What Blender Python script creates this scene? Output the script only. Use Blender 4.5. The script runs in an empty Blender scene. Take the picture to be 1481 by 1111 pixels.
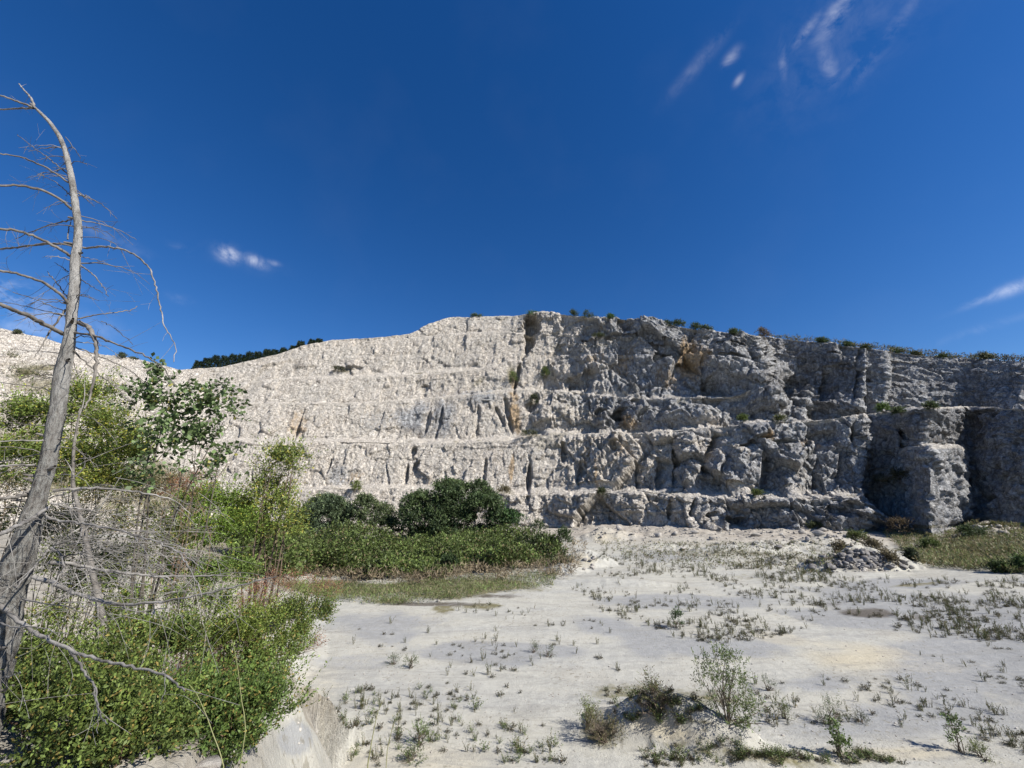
import bpy, math, random
import numpy as np

# ------------------------------------------------------------------ camera, sky, sun, exposure
SC = bpy.context.scene
COL = SC.collection
FPX, PW, PH = 600.0, 1481.0, 1111.0
PITCH = math.radians(15.8)
CAMZ = 8.0
SP, CP = math.sin(PITCH), math.cos(PITCH)

cam_data = bpy.data.cameras.new('camera')
cam_data.sensor_fit = 'HORIZONTAL'; cam_data.sensor_width = 36.0
cam_data.lens = 36.0 * FPX / PW
cam_data.clip_start = 0.05; cam_data.clip_end = 6000.0
cam = bpy.data.objects.new('camera', cam_data); COL.objects.link(cam)
cam.location = (0, 0, CAMZ); cam.rotation_euler = (math.pi / 2 + PITCH, 0, 0)
SC.camera = cam

SUN = np.array([0.67, -0.37, 0.645]); SUN = SUN / np.linalg.norm(SUN)
SUN_EL = math.asin(SUN[2]); SUN_AZ = math.atan2(SUN[0], SUN[1])      # azimuth clockwise from +Y
sd = bpy.data.lights.new('sun', 'SUN'); sd.energy = 4.9; sd.angle = math.radians(0.53); sd.color = (1.0, 0.965, 0.905)
so = bpy.data.objects.new('sun', sd); COL.objects.link(so)
from mathutils import Vector
so.rotation_euler = Vector((-SUN[0], -SUN[1], -SUN[2])).to_track_quat('-Z', 'Y').to_euler()
so.location = (30, -20, 60)

VS = SC.view_settings
SC.display_settings.display_device = 'sRGB'
VS.view_transform = 'Standard'; VS.look = 'None'; VS.gamma = 1.0; VS.exposure = 0.72; VS.use_curve_mapping = False
SC.cycles.max_bounces = 5; SC.cycles.diffuse_bounces = 2; SC.cycles.transparent_max_bounces = 4

def ray(px, py):
    """pixel of the 1481x1111 photo -> (X/Y, (Z-CAMZ)/Y)"""
    x = (np.asarray(px, float) - PW / 2) / FPX; u = (PH / 2 - np.asarray(py, float)) / FPX
    wy = CP - u * SP; wz = SP + u * CP
    return x / wy, wz / wy
def at(px, py, Y):
    a, k = ray(px, py)
    return np.array([a * Y, Y, CAMZ + k * Y])
def proj(X, Y, Z):
    z = Z - CAMZ
    d = Y * CP + z * SP; u = -Y * SP + z * CP
    d = np.where(np.abs(d) < 1e-3, 1e-3, d)
    return PW / 2 + FPX * X / d, PH / 2 - FPX * u / d, d

# ------------------------------------------------------------------ world: clear deep blue sky with a few scraps of cloud
W = bpy.data.worlds.new('World'); SC.world = W; W.use_nodes = True
nt = W.node_tree; N = nt.nodes; L = nt.links
for n in list(N): N.remove(n)
out = N.new('ShaderNodeOutputWorld'); bg = N.new('ShaderNodeBackground'); bg.inputs[1].default_value = 0.1
sky = N.new('ShaderNodeTexSky'); sky.sky_type = 'NISHITA'; sky.sun_disc = False
sky.sun_elevation = SUN_EL; sky.sun_rotation = SUN_AZ
sky.altitude = 500; sky.air_density = 1.0; sky.dust_density = 0.15; sky.ozone_density = 3.0
def wmath(op, a, b=None, c=None, clamp=False):
    n = N.new('ShaderNodeMath'); n.operation = op; n.use_clamp = clamp
    for i, v in enumerate((a, b, c)):
        if v is None: continue
        if isinstance(v, (int, float)): n.inputs[i].default_value = v
        else: L.new(v, n.inputs[i])
    return n.outputs[0]
hsv = N.new('ShaderNodeHueSaturation'); hsv.inputs['Saturation'].default_value = 1.34; hsv.inputs['Value'].default_value = 0.75
hsv.inputs['Hue'].default_value = 0.511
L.new(sky.outputs[0], hsv.inputs['Color'])
tc = N.new('ShaderNodeTexCoord')
nz = N.new('ShaderNodeTexNoise'); nz.inputs['Scale'].default_value = 22; nz.inputs['Detail'].default_value = 7; nz.inputs['Roughness'].default_value = 0.62; nz.inputs['Distortion'].default_value = 0.4
L.new(tc.outputs['Generated'], nz.inputs['Vector'])
nz2 = N.new('ShaderNodeTexNoise'); nz2.inputs['Scale'].default_value = 7; nz2.inputs['Detail'].default_value = 5
L.new(tc.outputs['Generated'], nz2.inputs['Vector'])
def vdot(v):
    n = N.new('ShaderNodeVectorMath'); n.operation = 'DOT_PRODUCT'; n.inputs[1].default_value = v
    L.new(tc.outputs['Generated'], n.inputs[0]); return n.outputs['Value']
def cloud(px, py, rx, ry, rot, dens, hard):
    a, k = ray(px, py); d = np.array([a, 1, k]); d /= np.linalg.norm(d)
    e1 = np.cross(d, [0, 0, 1.0]); e1 /= np.linalg.norm(e1); e2 = np.cross(e1, d)
    c, s = math.cos(math.radians(rot)), math.sin(math.radians(rot))
    f1 = (c * e1 + s * e2) / (rx / FPX * .72); f2 = (-s * e1 + c * e2) / (ry / FPX * .72)
    u = vdot(tuple(f1)); v = vdot(tuple(f2)); w = vdot(tuple(d))
    r2 = wmath('ADD', wmath('MULTIPLY', u, u), wmath('MULTIPLY', v, v))
    nn = nz.outputs[0]
    m = wmath('EXPONENT', wmath('MULTIPLY', r2, -.8))
    m = wmath('MULTIPLY', m, wmath('MULTIPLY', wmath('SUBTRACT', nn, 0.40), 4.2 * hard + 1.2, clamp=True))
    m = wmath('MULTIPLY', m, wmath('GREATER_THAN', w, 0.3))
    return wmath('MULTIPLY', m, dens)
specs = [(331, 368, 13, 9, 0, .50, .6), (369, 378, 13, 7, -10, .42, .6), (394, 380, 9, 4, 0, .15, .5), (350, 375, 40, 12, 0, .05, .3),
         (1208, 22, 26, 11, 34, .22, .5), (1165, 46, 18, 6, 25, .18, .5), (1197, 90, 8, 26, 0, .17, .5), (1220, 50, 90, 50, 20, .06, .2), (1058, 83, 11, 6, 28, .15, .7),
         (1068, 116, 7, 4, 40, .17, .7), (1010, 92, 40, 8, 28, .08, .5), (1133, 90, 5, 20, -8, .10, .5), (1250, 85, 30, 6, 12, .09, .5),
         (1280, 60, 50, 8, 35, .08, .5), (1474, 415, 22, 6, 8, .38, .5), (1435, 428, 24, 4, 12, .22, .5), (1440, 470, 60, 5, 8, .06, .4),
         (5, 425, 24, 16, 0, .5, .45), (40, 452, 60, 16, 0, .28, .35), (10, 470, 50, 10, 0, .2, .4), (160, 345, 34, 7, -10, .10, .4), (260, 432, 12, 6, 0, .07, .5),
         (262, 360, 12, 6, 0, .06, .5), (95, 420, 24, 8, 0, .07, .4)]
tot = None
for s_ in specs:
    m = cloud(*s_); tot = m if tot is None else wmath('MAXIMUM', tot, m)
# very thin high veil
veil = wmath('MULTIPLY', wmath('SUBTRACT', nz2.outputs[0], 0.50, clamp=True), 0.015)
tot = wmath('ADD', tot, veil, clamp=True)
mix = N.new('ShaderNodeMix'); mix.data_type = 'RGBA'
L.new(tot, mix.inputs[0]); L.new(hsv.outputs[0], mix.inputs[6]); mix.inputs[7].default_value = (9.0, 9.0, 9.3, 1)
L.new(mix.outputs[2], bg.inputs[0]); L.new(bg.outputs[0], out.inputs[0])

# ------------------------------------------------------------------ helpers
rng = np.random.default_rng(7)
def h3(ix, iy, iz, seed):
    a = (ix.astype(np.int64) * 73856093) ^ (iy.astype(np.int64) * 19349663) ^ (iz.astype(np.int64) * 83492791) ^ (seed * 2654435761 & 0x7fffffff)
    a = (a & 0xffffffff).astype(np.uint64)
    a = ((a ^ (a >> np.uint64(16))) * np.uint64(0x45d9f3b)) & np.uint64(0xffffffff)
    a = ((a ^ (a >> np.uint64(16))) * np.uint64(0x45d9f3b)) & np.uint64(0xffffffff)
    a = a ^ (a >> np.uint64(16))
    return (a & np.uint64(0xffffff)).astype(np.float32) / np.float32(0xffffff)
def vnoise(x, y, z, seed=0):
    ix, iy, iz = np.floor(x), np.floor(y), np.floor(z)
    fx, fy, fz = x - ix, y - iy, z - iz
    fx = fx * fx * (3 - 2 * fx); fy = fy * fy * (3 - 2 * fy); fz = fz * fz * (3 - 2 * fz)
    r = 0
    for dx in (0, 1):
        for dy in (0, 1):
            for dz in (0, 1):
                w = (fx if dx else 1 - fx) * (fy if dy else 1 - fy) * (fz if dz else 1 - fz)
                r = r + w * h3(ix + dx, iy + dy, iz + dz, seed)
    return r * 2 - 1
def fbm(x, y, z, octv=4, seed=0, gain=.5, ridged=False):
    r = 0; a = 1.0; t = 0
    for o in range(octv):
        n = vnoise(x, y, z, seed + o * 17)
        if ridged: n = 1 - 2 * np.abs(n)
        r = r + a * n; t += a; a *= gain; x = x * 2.03 + 5.1; y = y * 2.03 + 1.7; z = z * 2.03 + 9.2
    return r / t
def facets(x, y, z, seed, tilt=.5):
    """each Voronoi cell is a tilted flat facet; returns (offset in cell units, edge distance)"""
    ix, iy, iz = np.floor(x - .5), np.floor(y - .5), np.floor(z - .5)
    b1 = np.full(x.shape, 9.0, np.float32); b2 = b1.copy(); off = np.zeros(x.shape, np.float32)
    for dx in (0, 1):
        for dy in (0, 1):
            for dz in (0, 1):
                cx, cy, cz = ix + dx, iy + dy, iz + dz
                r1 = h3(cx, cy, cz, seed); r2 = h3(cx, cy, cz, seed + 1); r3 = h3(cx, cy, cz, seed + 2); r4 = h3(cx, cy, cz, seed + 3)
                ex, ey, ez = x - cx - .14 - .72 * r1, y - cy - .14 - .72 * r2, z - cz - .14 - .72 * r3
                d = np.sqrt(ex * ex + ey * ey + ez * ez).astype(np.float32)
                o = (r4 - .5) + tilt * ((r1 - .5) * 2 * ex + (r3 * 1.6 - .8) * ez + (r2 - .5) * 2 * ey)
                near = d < b1
                b2 = np.where(near, b1, np.minimum(b2, d)); b1 = np.where(near, d, b1); off = np.where(near, o, off)
    return off, b2 - b1

def mesh_np(name, V, F, mat, parent=None, cols=None, smooth=False, loc=None):
    V = np.asarray(V, np.float32).reshape(-1, 3); F = np.asarray(F, np.int32)
    me = bpy.data.meshes.new(name)
    nv, nf, k = len(V), len(F), F.shape[1]
    me.vertices.add(nv); me.loops.add(nf * k); me.polygons.add(nf)
    me.vertices.foreach_set('co', V.ravel())
    me.loops.foreach_set('vertex_index', F.ravel())
    me.polygons.foreach_set('loop_start', np.arange(0, nf * k, k, dtype=np.int32))
    if smooth: me.polygons.foreach_set('use_smooth', np.ones(nf, bool))
    for an, c in (cols or {}).items():
        at_ = me.color_attributes.new(an, 'FLOAT_COLOR', 'POINT')
        c = np.asarray(c, np.float32); c4 = np.ones((nv, 4), np.float32); c4[:, :3] = c
        at_.data.foreach_set('color', c4.ravel())
    me.update(calc_edges=True)
    me.validate()
    me.materials.append(mat)
    o = bpy.data.objects.new(name, me); COL.objects.link(o)
    if parent is not None: o.parent = parent
    return o
def grid_faces(nr, nc):
    i = np.arange(nr - 1)[:, None] * nc + np.arange(nc - 1)[None]
    return np.stack([i, i + 1, i + nc + 1, i + nc], -1).reshape(-1, 4)
def tag(o, label=None, cat=None, group=None, kind=None):
    if label: o['label'] = label
    if cat: o['category'] = cat
    if group: o['group'] = group
    if kind: o['kind'] = kind
    return o
def empty(name, loc, rz=0):
    o = bpy.data.objects.new(name, None); COL.objects.link(o); o.location = tuple(float(c) for c in loc); o.rotation_euler[2] = rz
    o.empty_display_size = .2
    return o
def norm(v): return v / (np.linalg.norm(v, axis=-1, keepdims=True) + 1e-9)

# material builder -------------------------------------------------------------
class Mat:
    def __init__(s, name, rough=.9, spec=.2):
        s.m = bpy.data.materials.new(name); s.m.use_nodes = True
        s.nt = s.m.node_tree; s.b = s.nt.nodes['Principled BSDF']
        s.b.inputs['Roughness'].default_value = rough
        s.b.inputs['Specular IOR Level'].default_value = spec
        s.co = s.n('ShaderNodeNewGeometry').outputs['Position']
    def n(s, t, **kw):
        n = s.nt.nodes.new(t)
        for k, v in kw.items(): setattr(n, k, v)
        return n
    def link(s, a, b): s.nt.links.new(a, b)
    def objco(s):
        s.co = s.n('ShaderNodeTexCoord').outputs['Object']
    def scaled(s, sc):
        v = s.n('ShaderNodeVectorMath', operation='MULTIPLY'); v.inputs[1].default_value = sc; s.link(s.co, v.inputs[0]); return v.outputs[0]
    def noise(s, scale, detail=5, rough=.55, sc=None, dist=0.0):
        n = s.n('ShaderNodeTexNoise'); n.inputs['Scale'].default_value = scale; n.inputs['Detail'].default_value = detail
        n.inputs['Roughness'].default_value = rough; n.inputs['Distortion'].default_value = dist
        s.link(s.scaled(sc) if sc else s.co, n.inputs['Vector']); return n.outputs[0]
    def voro(s, scale, feat='DISTANCE_TO_EDGE', sc=None, out=0, warp=None):
        n = s.n('ShaderNodeTexVoronoi', feature=feat); n.inputs['Scale'].default_value = scale
        s.link(s.scaled(sc) if sc else s.co, n.inputs['Vector']); return n.outputs[out]
    def ramp(s, fac, stops):
        r = s.n('ShaderNodeValToRGB'); e = r.color_ramp.elements
        while len(e) < len(stops): e.new(.5)
        for i, (p, c) in enumerate(stops):
            e[i].position = p; e[i].color = (c, c, c, 1) if isinstance(c, (int, float)) else (*c, 1)
        s.link(fac, r.inputs[0]); return r.outputs[0]
    def math(s, op, a, b=None, clamp=False):
        n = s.n('ShaderNodeMath', operation=op); n.use_clamp = clamp
        for i, v in enumerate((a, b)):
            if v is None: continue
            if isinstance(v, (int, float)): n.inputs[i].default_value = v
            else: s.link(v, n.inputs[i])
        return n.outputs[0]
    def mix(s, f, a, b, mode='MIX'):
        n = s.n('ShaderNodeMix', data_type='RGBA', blend_type=mode)
        for i, v in ((0, f), (6, a), (7, b)):
            if isinstance(v, (int, float)): n.inputs[i].default_value = v
            elif isinstance(v, tuple): n.inputs[i].default_value = (*v, 1)
            else: s.link(v, n.inputs[i])
        return n.outputs[2]
    def attr(s, name):
        n = s.n('ShaderNodeAttribute', attribute_name=name)
        return n.outputs['Color']
    def sep(s, c):
        n = s.n('ShaderNodeSeparateColor'); s.link(c, n.inputs[0]); return n.outputs
    def col(s, c): s.link(c, s.b.inputs['Base Color'])
    def bump(s, h, strength, dist):
        n = s.n('ShaderNodeBump'); n.inputs['Strength'].default_value = strength; n.inputs['Distance'].default_value = dist
        s.link(h, n.inputs['Height'])
        prev = s.b.inputs['Normal'].links
        if prev: s.link(prev[0].from_socket, n.inputs['Normal'])
        s.link(n.outputs[0], s.b.inputs['Normal'])
# ------------------------------------------------------------------ quarry cliff: lines read off the photo (px, py) with a distance each
def I(px, pts):
    pts = np.array(pts, float); return np.interp(px, pts[:, 0], pts[:, 1])
cols = np.concatenate([np.linspace(-700, -60, 60, endpoint=False), np.linspace(-60, 260, 150, endpoint=False),
                       np.linspace(260, 1500, 980, endpoint=False), np.linspace(1500, 2300, 50),
                       np.linspace(1094.2, 1101.7, 10), np.linspace(1248.3, 1257.6, 26), np.linspace(1290.3, 1305.2, 20), np.linspace(1387.3, 1400.2, 26), np.linspace(1135.3, 1141.2, 8), np.linspace(1172.3, 1178.1, 10)])
cols = np.unique(np.round(cols, 3))
NC = len(cols)
L0 = [(-700, 830), (0, 800), (300, 782), (600, 770), (840, 771), (1000, 771), (1100, 779), (1200, 783), (1250, 777), (1300, 766), (1400, 764), (1481, 762), (1700, 757), (2300, 770)]
L1 = [(-700, 740), (0, 740), (330, 712), (430, 709), (560, 706), (740, 717), (850, 713), (930, 712), (1010, 719), (1100, 722), (1170, 722), (1245, 719), (1258, 705),
      (1290, 700), (1302, 652), (1312, 646), (1385, 643), (1395, 650), (1481, 650), (1700, 660), (2300, 690)]
L2 = [(-700, 640), (0, 640), (330, 638), (500, 639), (640, 641), (735, 637), (770, 630), (850, 628), (950, 625), (1050, 616), (1110, 609), (1160, 607), (1200, 604), (1250, 600), (1290, 595), (1320, 590), (1400, 588), (1481, 591), (1700, 604), (2300, 640)]
L3 = [(-700, 585), (0, 575), (330, 583), (520, 583), (610, 577), (680, 570), (740, 564), (800, 564), (860, 570), (930, 578), (1000, 574), (1060, 572), (1100, 558), (1290, 552), (1481, 556), (1700, 560), (2300, 580)]
L4 = [(-700, 540), (0, 530), (330, 556), (420, 547), (520, 546), (610, 541), (700, 534), (740, 519), (770, 515), (850, 512), (1000, 512), (1100, 522), (1290, 530), (1481, 538), (1700, 545), (2300, 560)]
L5 = [(-700, 490), (0, 500), (210, 535), (330, 541), (400, 522), (440, 511), (590, 489), (660, 482), (735, 479), (760, 483), (850, 484), (1000, 496), (1100, 503), (1290, 520), (1481, 529), (1700, 538), (2300, 545)]
L6 = [(-700, 450), (-200, 455), (0, 474), (60, 489), (120, 508), (210, 522), (260, 535), (320, 531), (400, 513), (440, 500), (480, 492), (560, 487), (596, 482), (622, 468), (650, 459), (700, 458), (745, 457), (783, 450), (830, 457),
      (900, 461), (960, 469), (1020, 478), (1090, 486), (1130, 490), (1200, 497), (1290, 509), (1340, 515), (1400, 519), (1481, 523), (1700, 530), (2300, 530)]
Y0 = [(-700, 40), (-200, 56), (0, 72), (150, 84), (300, 93), (600, 97), (800, 93), (900, 87), (1000, 80), (1100, 75), (1200, 72), (1249, 71), (1256, 80), (1300, 73.5), (1302, 73), (1345, 63.5), (1388, 67), (1396, 75), (1481, 63), (1600, 54), (2300, 36)]
LEAN = .30
PYS = [I(cols, l) for l in (L0, L1, L2, L3, L4, L5, L6)]
Yf = I(cols, Y0)
# bench width behind each line, by px
WID = {1: [(0, 4), (420, 5), (1000, 5), (1170, 4), (1248, 3), (1256, .3), (1300, .3), (1304, 5), (1388, 5), (1396, .3), (2300, .3)],
       2: [(0, 3), (700, 4.5), (1100, 5), (1300, 6), (2300, 6)],
       3: [(0, 4), (800, 4.5), (860, 1.2), (1060, 2.2), (1095, 0.4), (2300, .1)],
       4: [(0, 2.5), (500, 1.8), (700, 1.5), (745, .6), (2300, .2)],
       5: [(0, 1.5), (430, 2.0), (740, 3.0), (770, .3), (2300, .2)]}
OV = {2: ([(1249, None)], ),}
def upper(px): return I(px, [(1096, 104), (1160, 97), (1283, 82), (1291, 92), (1340, 88.5), (1400, 84), (1481, 74.5), (1600, 70), (2300, 46)])
rows = []      # list of (X,Y,Z,benchmask) arrays
def emit(P, Q, n, mask, first=False):
    for t in np.linspace(0, 1, n + 1)[0 if first else 1:]:
        d = 1.0 if mask < 1 else .25 + .75 * min(1, (1 - t) / .10)       # crisp upper edge of each cut face
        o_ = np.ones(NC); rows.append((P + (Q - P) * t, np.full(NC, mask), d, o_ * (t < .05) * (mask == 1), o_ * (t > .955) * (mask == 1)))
BOT = at(cols, PYS[0], Yf)
under = BOT.copy(); under[2] -= 4; under[1] -= 1.0
emit(under, BOT, 4, 0.3, True)
foot = BOT; NR = [0, 74, 84, 74, 44, 44, 46]
band_tops = []
for b in range(1, 7):
    _, k = ray(cols, PYS[b]); a, _ = ray(cols, PYS[b])
    zf = foot[2]; yf = foot[1]
    lean = I(cols, [(0, .42), (740, .36), (900, .30), (1100, .22), (1250, .16), (2300, .14)]) if b < 6 else I(cols, [(0, .6), (560, .55), (745, .5), (800, .35), (1095, .3), (1110, .15), (2300, .1)])
    Yt = (yf + lean * (CAMZ - zf)) / (1 - lean * k)
    if b == 2:   # right-hand shadowed wall between the block top and the main bench
        ov = I(cols, [(1256, 82.5), (1300, 78.5), (1345, 70.5), (1392, 74), (1399, 79), (1481, 67), (1600, 59), (2300, 40)])
        Yt = np.where(cols > 1252, np.maximum(ov, foot[1] + .3), Yt)
    if b >= 3:
        start = {3: 1135, 4: 1112, 5: 1100, 6: 1095}[b]
        up = upper(cols) + (b - 3) * .8
        s = np.clip((cols - start) / 5, 0, 1)
        Yt = np.where(s > 0, Yt * (1 - s) + np.maximum(up, yf) * s, Yt)
    Yt = np.maximum(Yt, yf + .05)
    top = np.array([a * Yt, Yt, CAMZ + k * Yt])
    bad = top[2] < foot[2] + .1
    top[2] = np.where(bad, foot[2] + .1, top[2])
    band_tops.append(top.copy())
    n0 = len(rows); emit(foot, top, NR[b], 1.0)
    if b >= 2:      # rubble fillet lying on the ledge against the foot of the face
        fw = np.minimum(I(cols, WID[b - 1]) * .8, 3.2) * (1 if b < 6 else .7); fw = np.where(fw < .9, 0, fw) * (.75 + .5 * vnoise(cols / 14, cols * 0, cols * 0, 40 + b))
        for q in range(n0, len(rows)):
            t_ = (q - n0 + 1) / NR[b]; k_ = max(0, 1 - t_ / (.13 if b > 2 else .10))
            if k_ > 0: P_q = rows[q][0].copy(); P_q[1] -= fw * k_; rows[q] = (P_q, np.where(fw > 0, 1 - .75 * min(1, k_ * 2), 1.0), rows[q][2], 0.0 * fw, (fw > 0) * .9)
        rows[n0 - 1][0][1] -= fw * .9
    if b < 6:
        w = I(cols, WID[b])
        if b == 2:
            s = np.clip((cols - 1172) / 5, 0, 1)
            w = np.where(s > 0, w * (1 - s) + s * np.maximum(upper(cols) - top[1] - .5, 5), w)
            if True: w = np.maximum(w, .3)
        wide = np.clip((w - .6) / .5, 0, 1)
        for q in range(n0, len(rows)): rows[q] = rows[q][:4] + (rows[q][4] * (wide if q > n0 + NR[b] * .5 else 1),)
        back = top.copy(); back[1] = top[1] + w; a2 = a; back[0] = top[0] + w * a * .6
        back[2] = top[2] + .012 * w
        emit(top, back, 7, 0.12)
        for q in range(len(rows) - 7, len(rows)): rows[q] = (rows[q][0], 1 - .88 * wide, 1.0) + rows[q][3:]
        foot = back
rim = top
for dy, dz, n in ((3, .15, 4), (14, .1, 8), (60, -3, 8), (200, -30, 3)):
    q = rim.copy() if dy == 3 else last.copy()
    q = q + 0; q[1] = q[1] + dy; q[2] = q[2] + dz
    emit(last if dy != 3 else rim, q, n, .1); last = q
CP_ = np.stack([r[0] for r in rows], 0)           # (NRows,3,NC)
CM = np.stack([r[1] for r in rows], 0)
DAMP = np.array([r[2] for r in rows])[:, None]; TOE_SHADE = np.array([r[3] for r in rows]); LIPM = np.array([r[4] for r in rows])
P = np.moveaxis(CP_, 1, 2).astype(np.float32)      # (NRows,NC,3)
NRW = P.shape[0]
# soften the plan shape a little along rows
for _ in range(2):
    Q = P.copy(); Q[:, 1:-1] = (P[:, :-2] + 2 * P[:, 1:-1] + P[:, 2:]) / 4; P = Q
# base normals
du = np.gradient(P, axis=1); dv = np.gradient(P, axis=0)
Nn = norm(np.cross(du, dv)); 
# smooth mask & normals vertically
mk = CM.copy()
for _ in range(2): mk[1:-1] = (mk[:-2] + mk[1:-1] * 2 + mk[2:]) / 4
for _ in range(3):
    Nn[1:-1] = (Nn[:-2] + Nn[1:-1] + Nn[2:]) / 3
Nn = norm(Nn)
ppx, ppy, _d = proj(P[..., 0], P[..., 1], P[..., 2])
X, Yy, Z = P[..., 0], P[..., 1], P[..., 2]
XR0 = X * .86 + Z * .5; ZR0 = Z * .86 - X * .5
wx = fbm(X / 9, Yy / 9, Z / 9, 3, 50) * 1.6; wz = fbm(X / 9, Yy / 9, Z / 9, 3, 60) * 1.6
rough = 0.42 + .62 * np.clip((ppx - 740) / 120, 0, 1)             # the left wall was cut cleaner
rough = rough * (1 - .40 * np.clip((ppx - 1240) / 20, 0, 1))
rough = rough * (1 - .45 * np.clip((ppx - 1110) / 30, 0, 1) * np.clip((600 - ppy) / 20, 0, 1)) 
r1_ = rough * (1 - .5 * np.clip((ppx - 1240) / 20, 0, 1))
rough = rough * (.85 + .5 * vnoise(X / 25, Yy / 25, Z / 15, 99))
big = fbm(X / 13, Yy / 20, Z / 22, 4, 3) * 1.7
f0, e0 = facets((XR0 + wx * 1.5) / 11, Yy / 14, (ZR0 + wz) / 17, 5, 1.2)
f1, e1 = facets((X + wx) / 5.2, (Yy) / 5.2, (Z + wz) / 7.5, 11, .8)
rot_ = np.clip((ppx - 820) / 80, 0, 1) * .55; cr_, sr_ = np.cos(rot_), np.sin(rot_); XR = X * cr_ + Z * sr_; ZR = Z * cr_ - X * sr_
f2, e2 = facets((XR + wx) / 1.7, Yy / 1.9, (ZR + wz) / 3.2, 23, 1.1)
f3, e3 = facets((X + wx * .5) / .85, Yy / .85, (Z + wz * .5) / 1.05, 37, 1.0)
crk = np.clip(.10 - e1, 0, .10) / .10 * np.clip(vnoise(X / 7, Yy / 7, Z / 7, 77) * 1.5 + .1, 0, 1)
crk2 = np.clip(.10 - e2, 0, .10) / .10 * np.clip(vnoise(X / 4, Yy / 4, Z / 4, 78) * 1.6 - .1, 0, 1)
vert = fbm(X / 1.7, Yy / 3, Z / 9, 3, 88, ridged=True)
diag = fbm((X + Z * .8) / 2.6, Yy / 4, (Z - X * .8) / 11, 3, 93, ridged=True)      # dipping beds, right half
disp = big * .5 + f0 * 2.2 * r1_ * np.clip((ppx - 760) / 60, .15, 1) - np.clip(.05 - e0, 0, .05) / .05 * .35 * r1_ * np.clip((ppx - 760) / 60, 0, 1) + (rough * 0 + r1_) * f1 * 1.5 + rough * (f2 * .62 + f3 * .36) - crk * .9 * rough - crk2 * .35 * rough
disp += vert * .34 * np.clip(vnoise(X / 18, Yy / 18, Z / 9, 101) + .5, 0, 1) * rough
disp += diag * .42 * np.clip((ppx - 830) / 120, 0, 1) * np.clip(vnoise(X / 16, Yy / 16, Z / 12, 102) + .5, 0, 1)
# horizontal drill-step ledges on the cut faces
led = np.abs(((Z + wz * .5) / 3.1) % 1 - .5) * 2
disp += (led > .86) * .35 * (ppx < 1000) * np.clip(vnoise(X / 12, Yy / 12, Z / 3, 103), 0, 1)
# carved hollows and cracks seen in the photo: px, py, rx, ry, tilt(deg), depth m
CARVE = [(769, 468, 11, 15, 0, 7), (766, 488, 7, 18, 8, 5), (758, 513, 3, 10, 25, 2), (748, 545, 3, 22, 12, 2.5), (735, 600, 4, 26, -12, 2), (722, 600, 3, 16, -25, 1.6),
         (836, 556, 14, 13, 0, 3), (852, 545, 9, 14, 30, 3), (834, 548, 18, 5, -10, 2.4), (896, 600, 15, 7, -25, 4.5), (872, 598, 10, 6, 0, 2.5), (924, 583, 9, 8, 30, 3), (908, 472, 15, 9, 20, 3.5), (890, 487, 14, 4, 0, 2),
         (957, 514, 12, 6, -20, 3.2), (769, 590, 9, 8, 0, 2), (775, 580, 5, 12, 10, 1.6), (765, 692, 4.5, 26, 3, 2.6), (815, 655, 4, 13, 0, 2), (840, 690, 3.5, 24, 5, 1.4),
         (893, 650, 10, 8, 35, 1.8), (922, 688, 4, 22, 0, 2.2), (953, 690, 5, 24, -4, 2.4), (977, 672, 6, 34, 3, 2.8), (1030, 655, 7, 30, 14, 3.4), (1022, 676, 6, 10, 30, 2),
         (588, 684, 3, 16, 8, 1.8), (597, 655, 5, 9, 25, 1.8), (600, 676, 9, 4, -40, 1.4), (474, 676, 2.5, 14, 18, 1.2), (613, 562, 7, 6, -35, 1.4), (1018, 545, 4, 30, 0, 1.5),
         (1033, 556, 17, 14, 0, 3.4), (1000, 520, 12, 16, 20, 1.5), (1100, 640, 26, 4, -20, 2.2), (1135, 641, 18, 4, 0, 2.0), (1190, 630, 26, 8, -8, 1.6), (972, 740, 4, 12, 12, 2.2), (1004, 738, 3, 14, 12, 2),
         (1065, 752, 14, 5, -15, 2), (1030, 748, 10, 4, -20, 1.6), (1108, 688, 6, 24, 8, 2), (1147, 505, 10, 10, 0, 1.2), (1218, 672, 5, 30, 4, 2), (1180, 690, 4, 26, 8, 1.6), (1075, 600, 12, 5, 10, 1.4), (1210, 740, 30, 10, 0, 2.2), (430, 620, 3, 24, 20, 1.3), (635, 612, 3, 24, 14, 1.2),
         (618, 610, 3, 22, 14, .9), (690, 610, 3, 22, 5, 1.1), (540, 640, 60, 2.5, 0, .7), (700, 690, 3, 26, 5, 1.3), (560, 690, 2, 16, -5, .8), (500, 533, 20, 4, 0, 1.2), (880, 740, 3, 12, 3, 1.3), (840, 738, 2.5, 14, 0, 1.2), (862, 738, 60, 2, 0, .5),
         (1242, 540, 5, 40, 5, 2.5), (1195, 560, 8, 26, 0, 3), (1150, 560, 20, 18, 0, 2.4), (1290, 690, 22, 14, 0, 2.5), (1345, 668, 3, 10, 0, 1), (1420, 760, 40, 12, 0, 3)]
j1 = fbm(X / 2.2, Yy / 2.2, Z / 2.2, 3, 140) * .55
carve = np.zeros_like(X)
for (cx, cy, rx, ry, rot, dep) in CARVE:
    c, s = math.cos(math.radians(rot)), math.sin(math.radians(rot))
    ux = ((ppx - cx) * c + (ppy - cy) * s) / rx; uy = (-(ppx - cx) * s + (ppy - cy) * c) / ry
    r = np.sqrt(ux * ux + uy * uy) + j1
    carve = np.maximum(carve, np.clip((1.15 - r) / .45, 0, 1) * dep)
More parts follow.
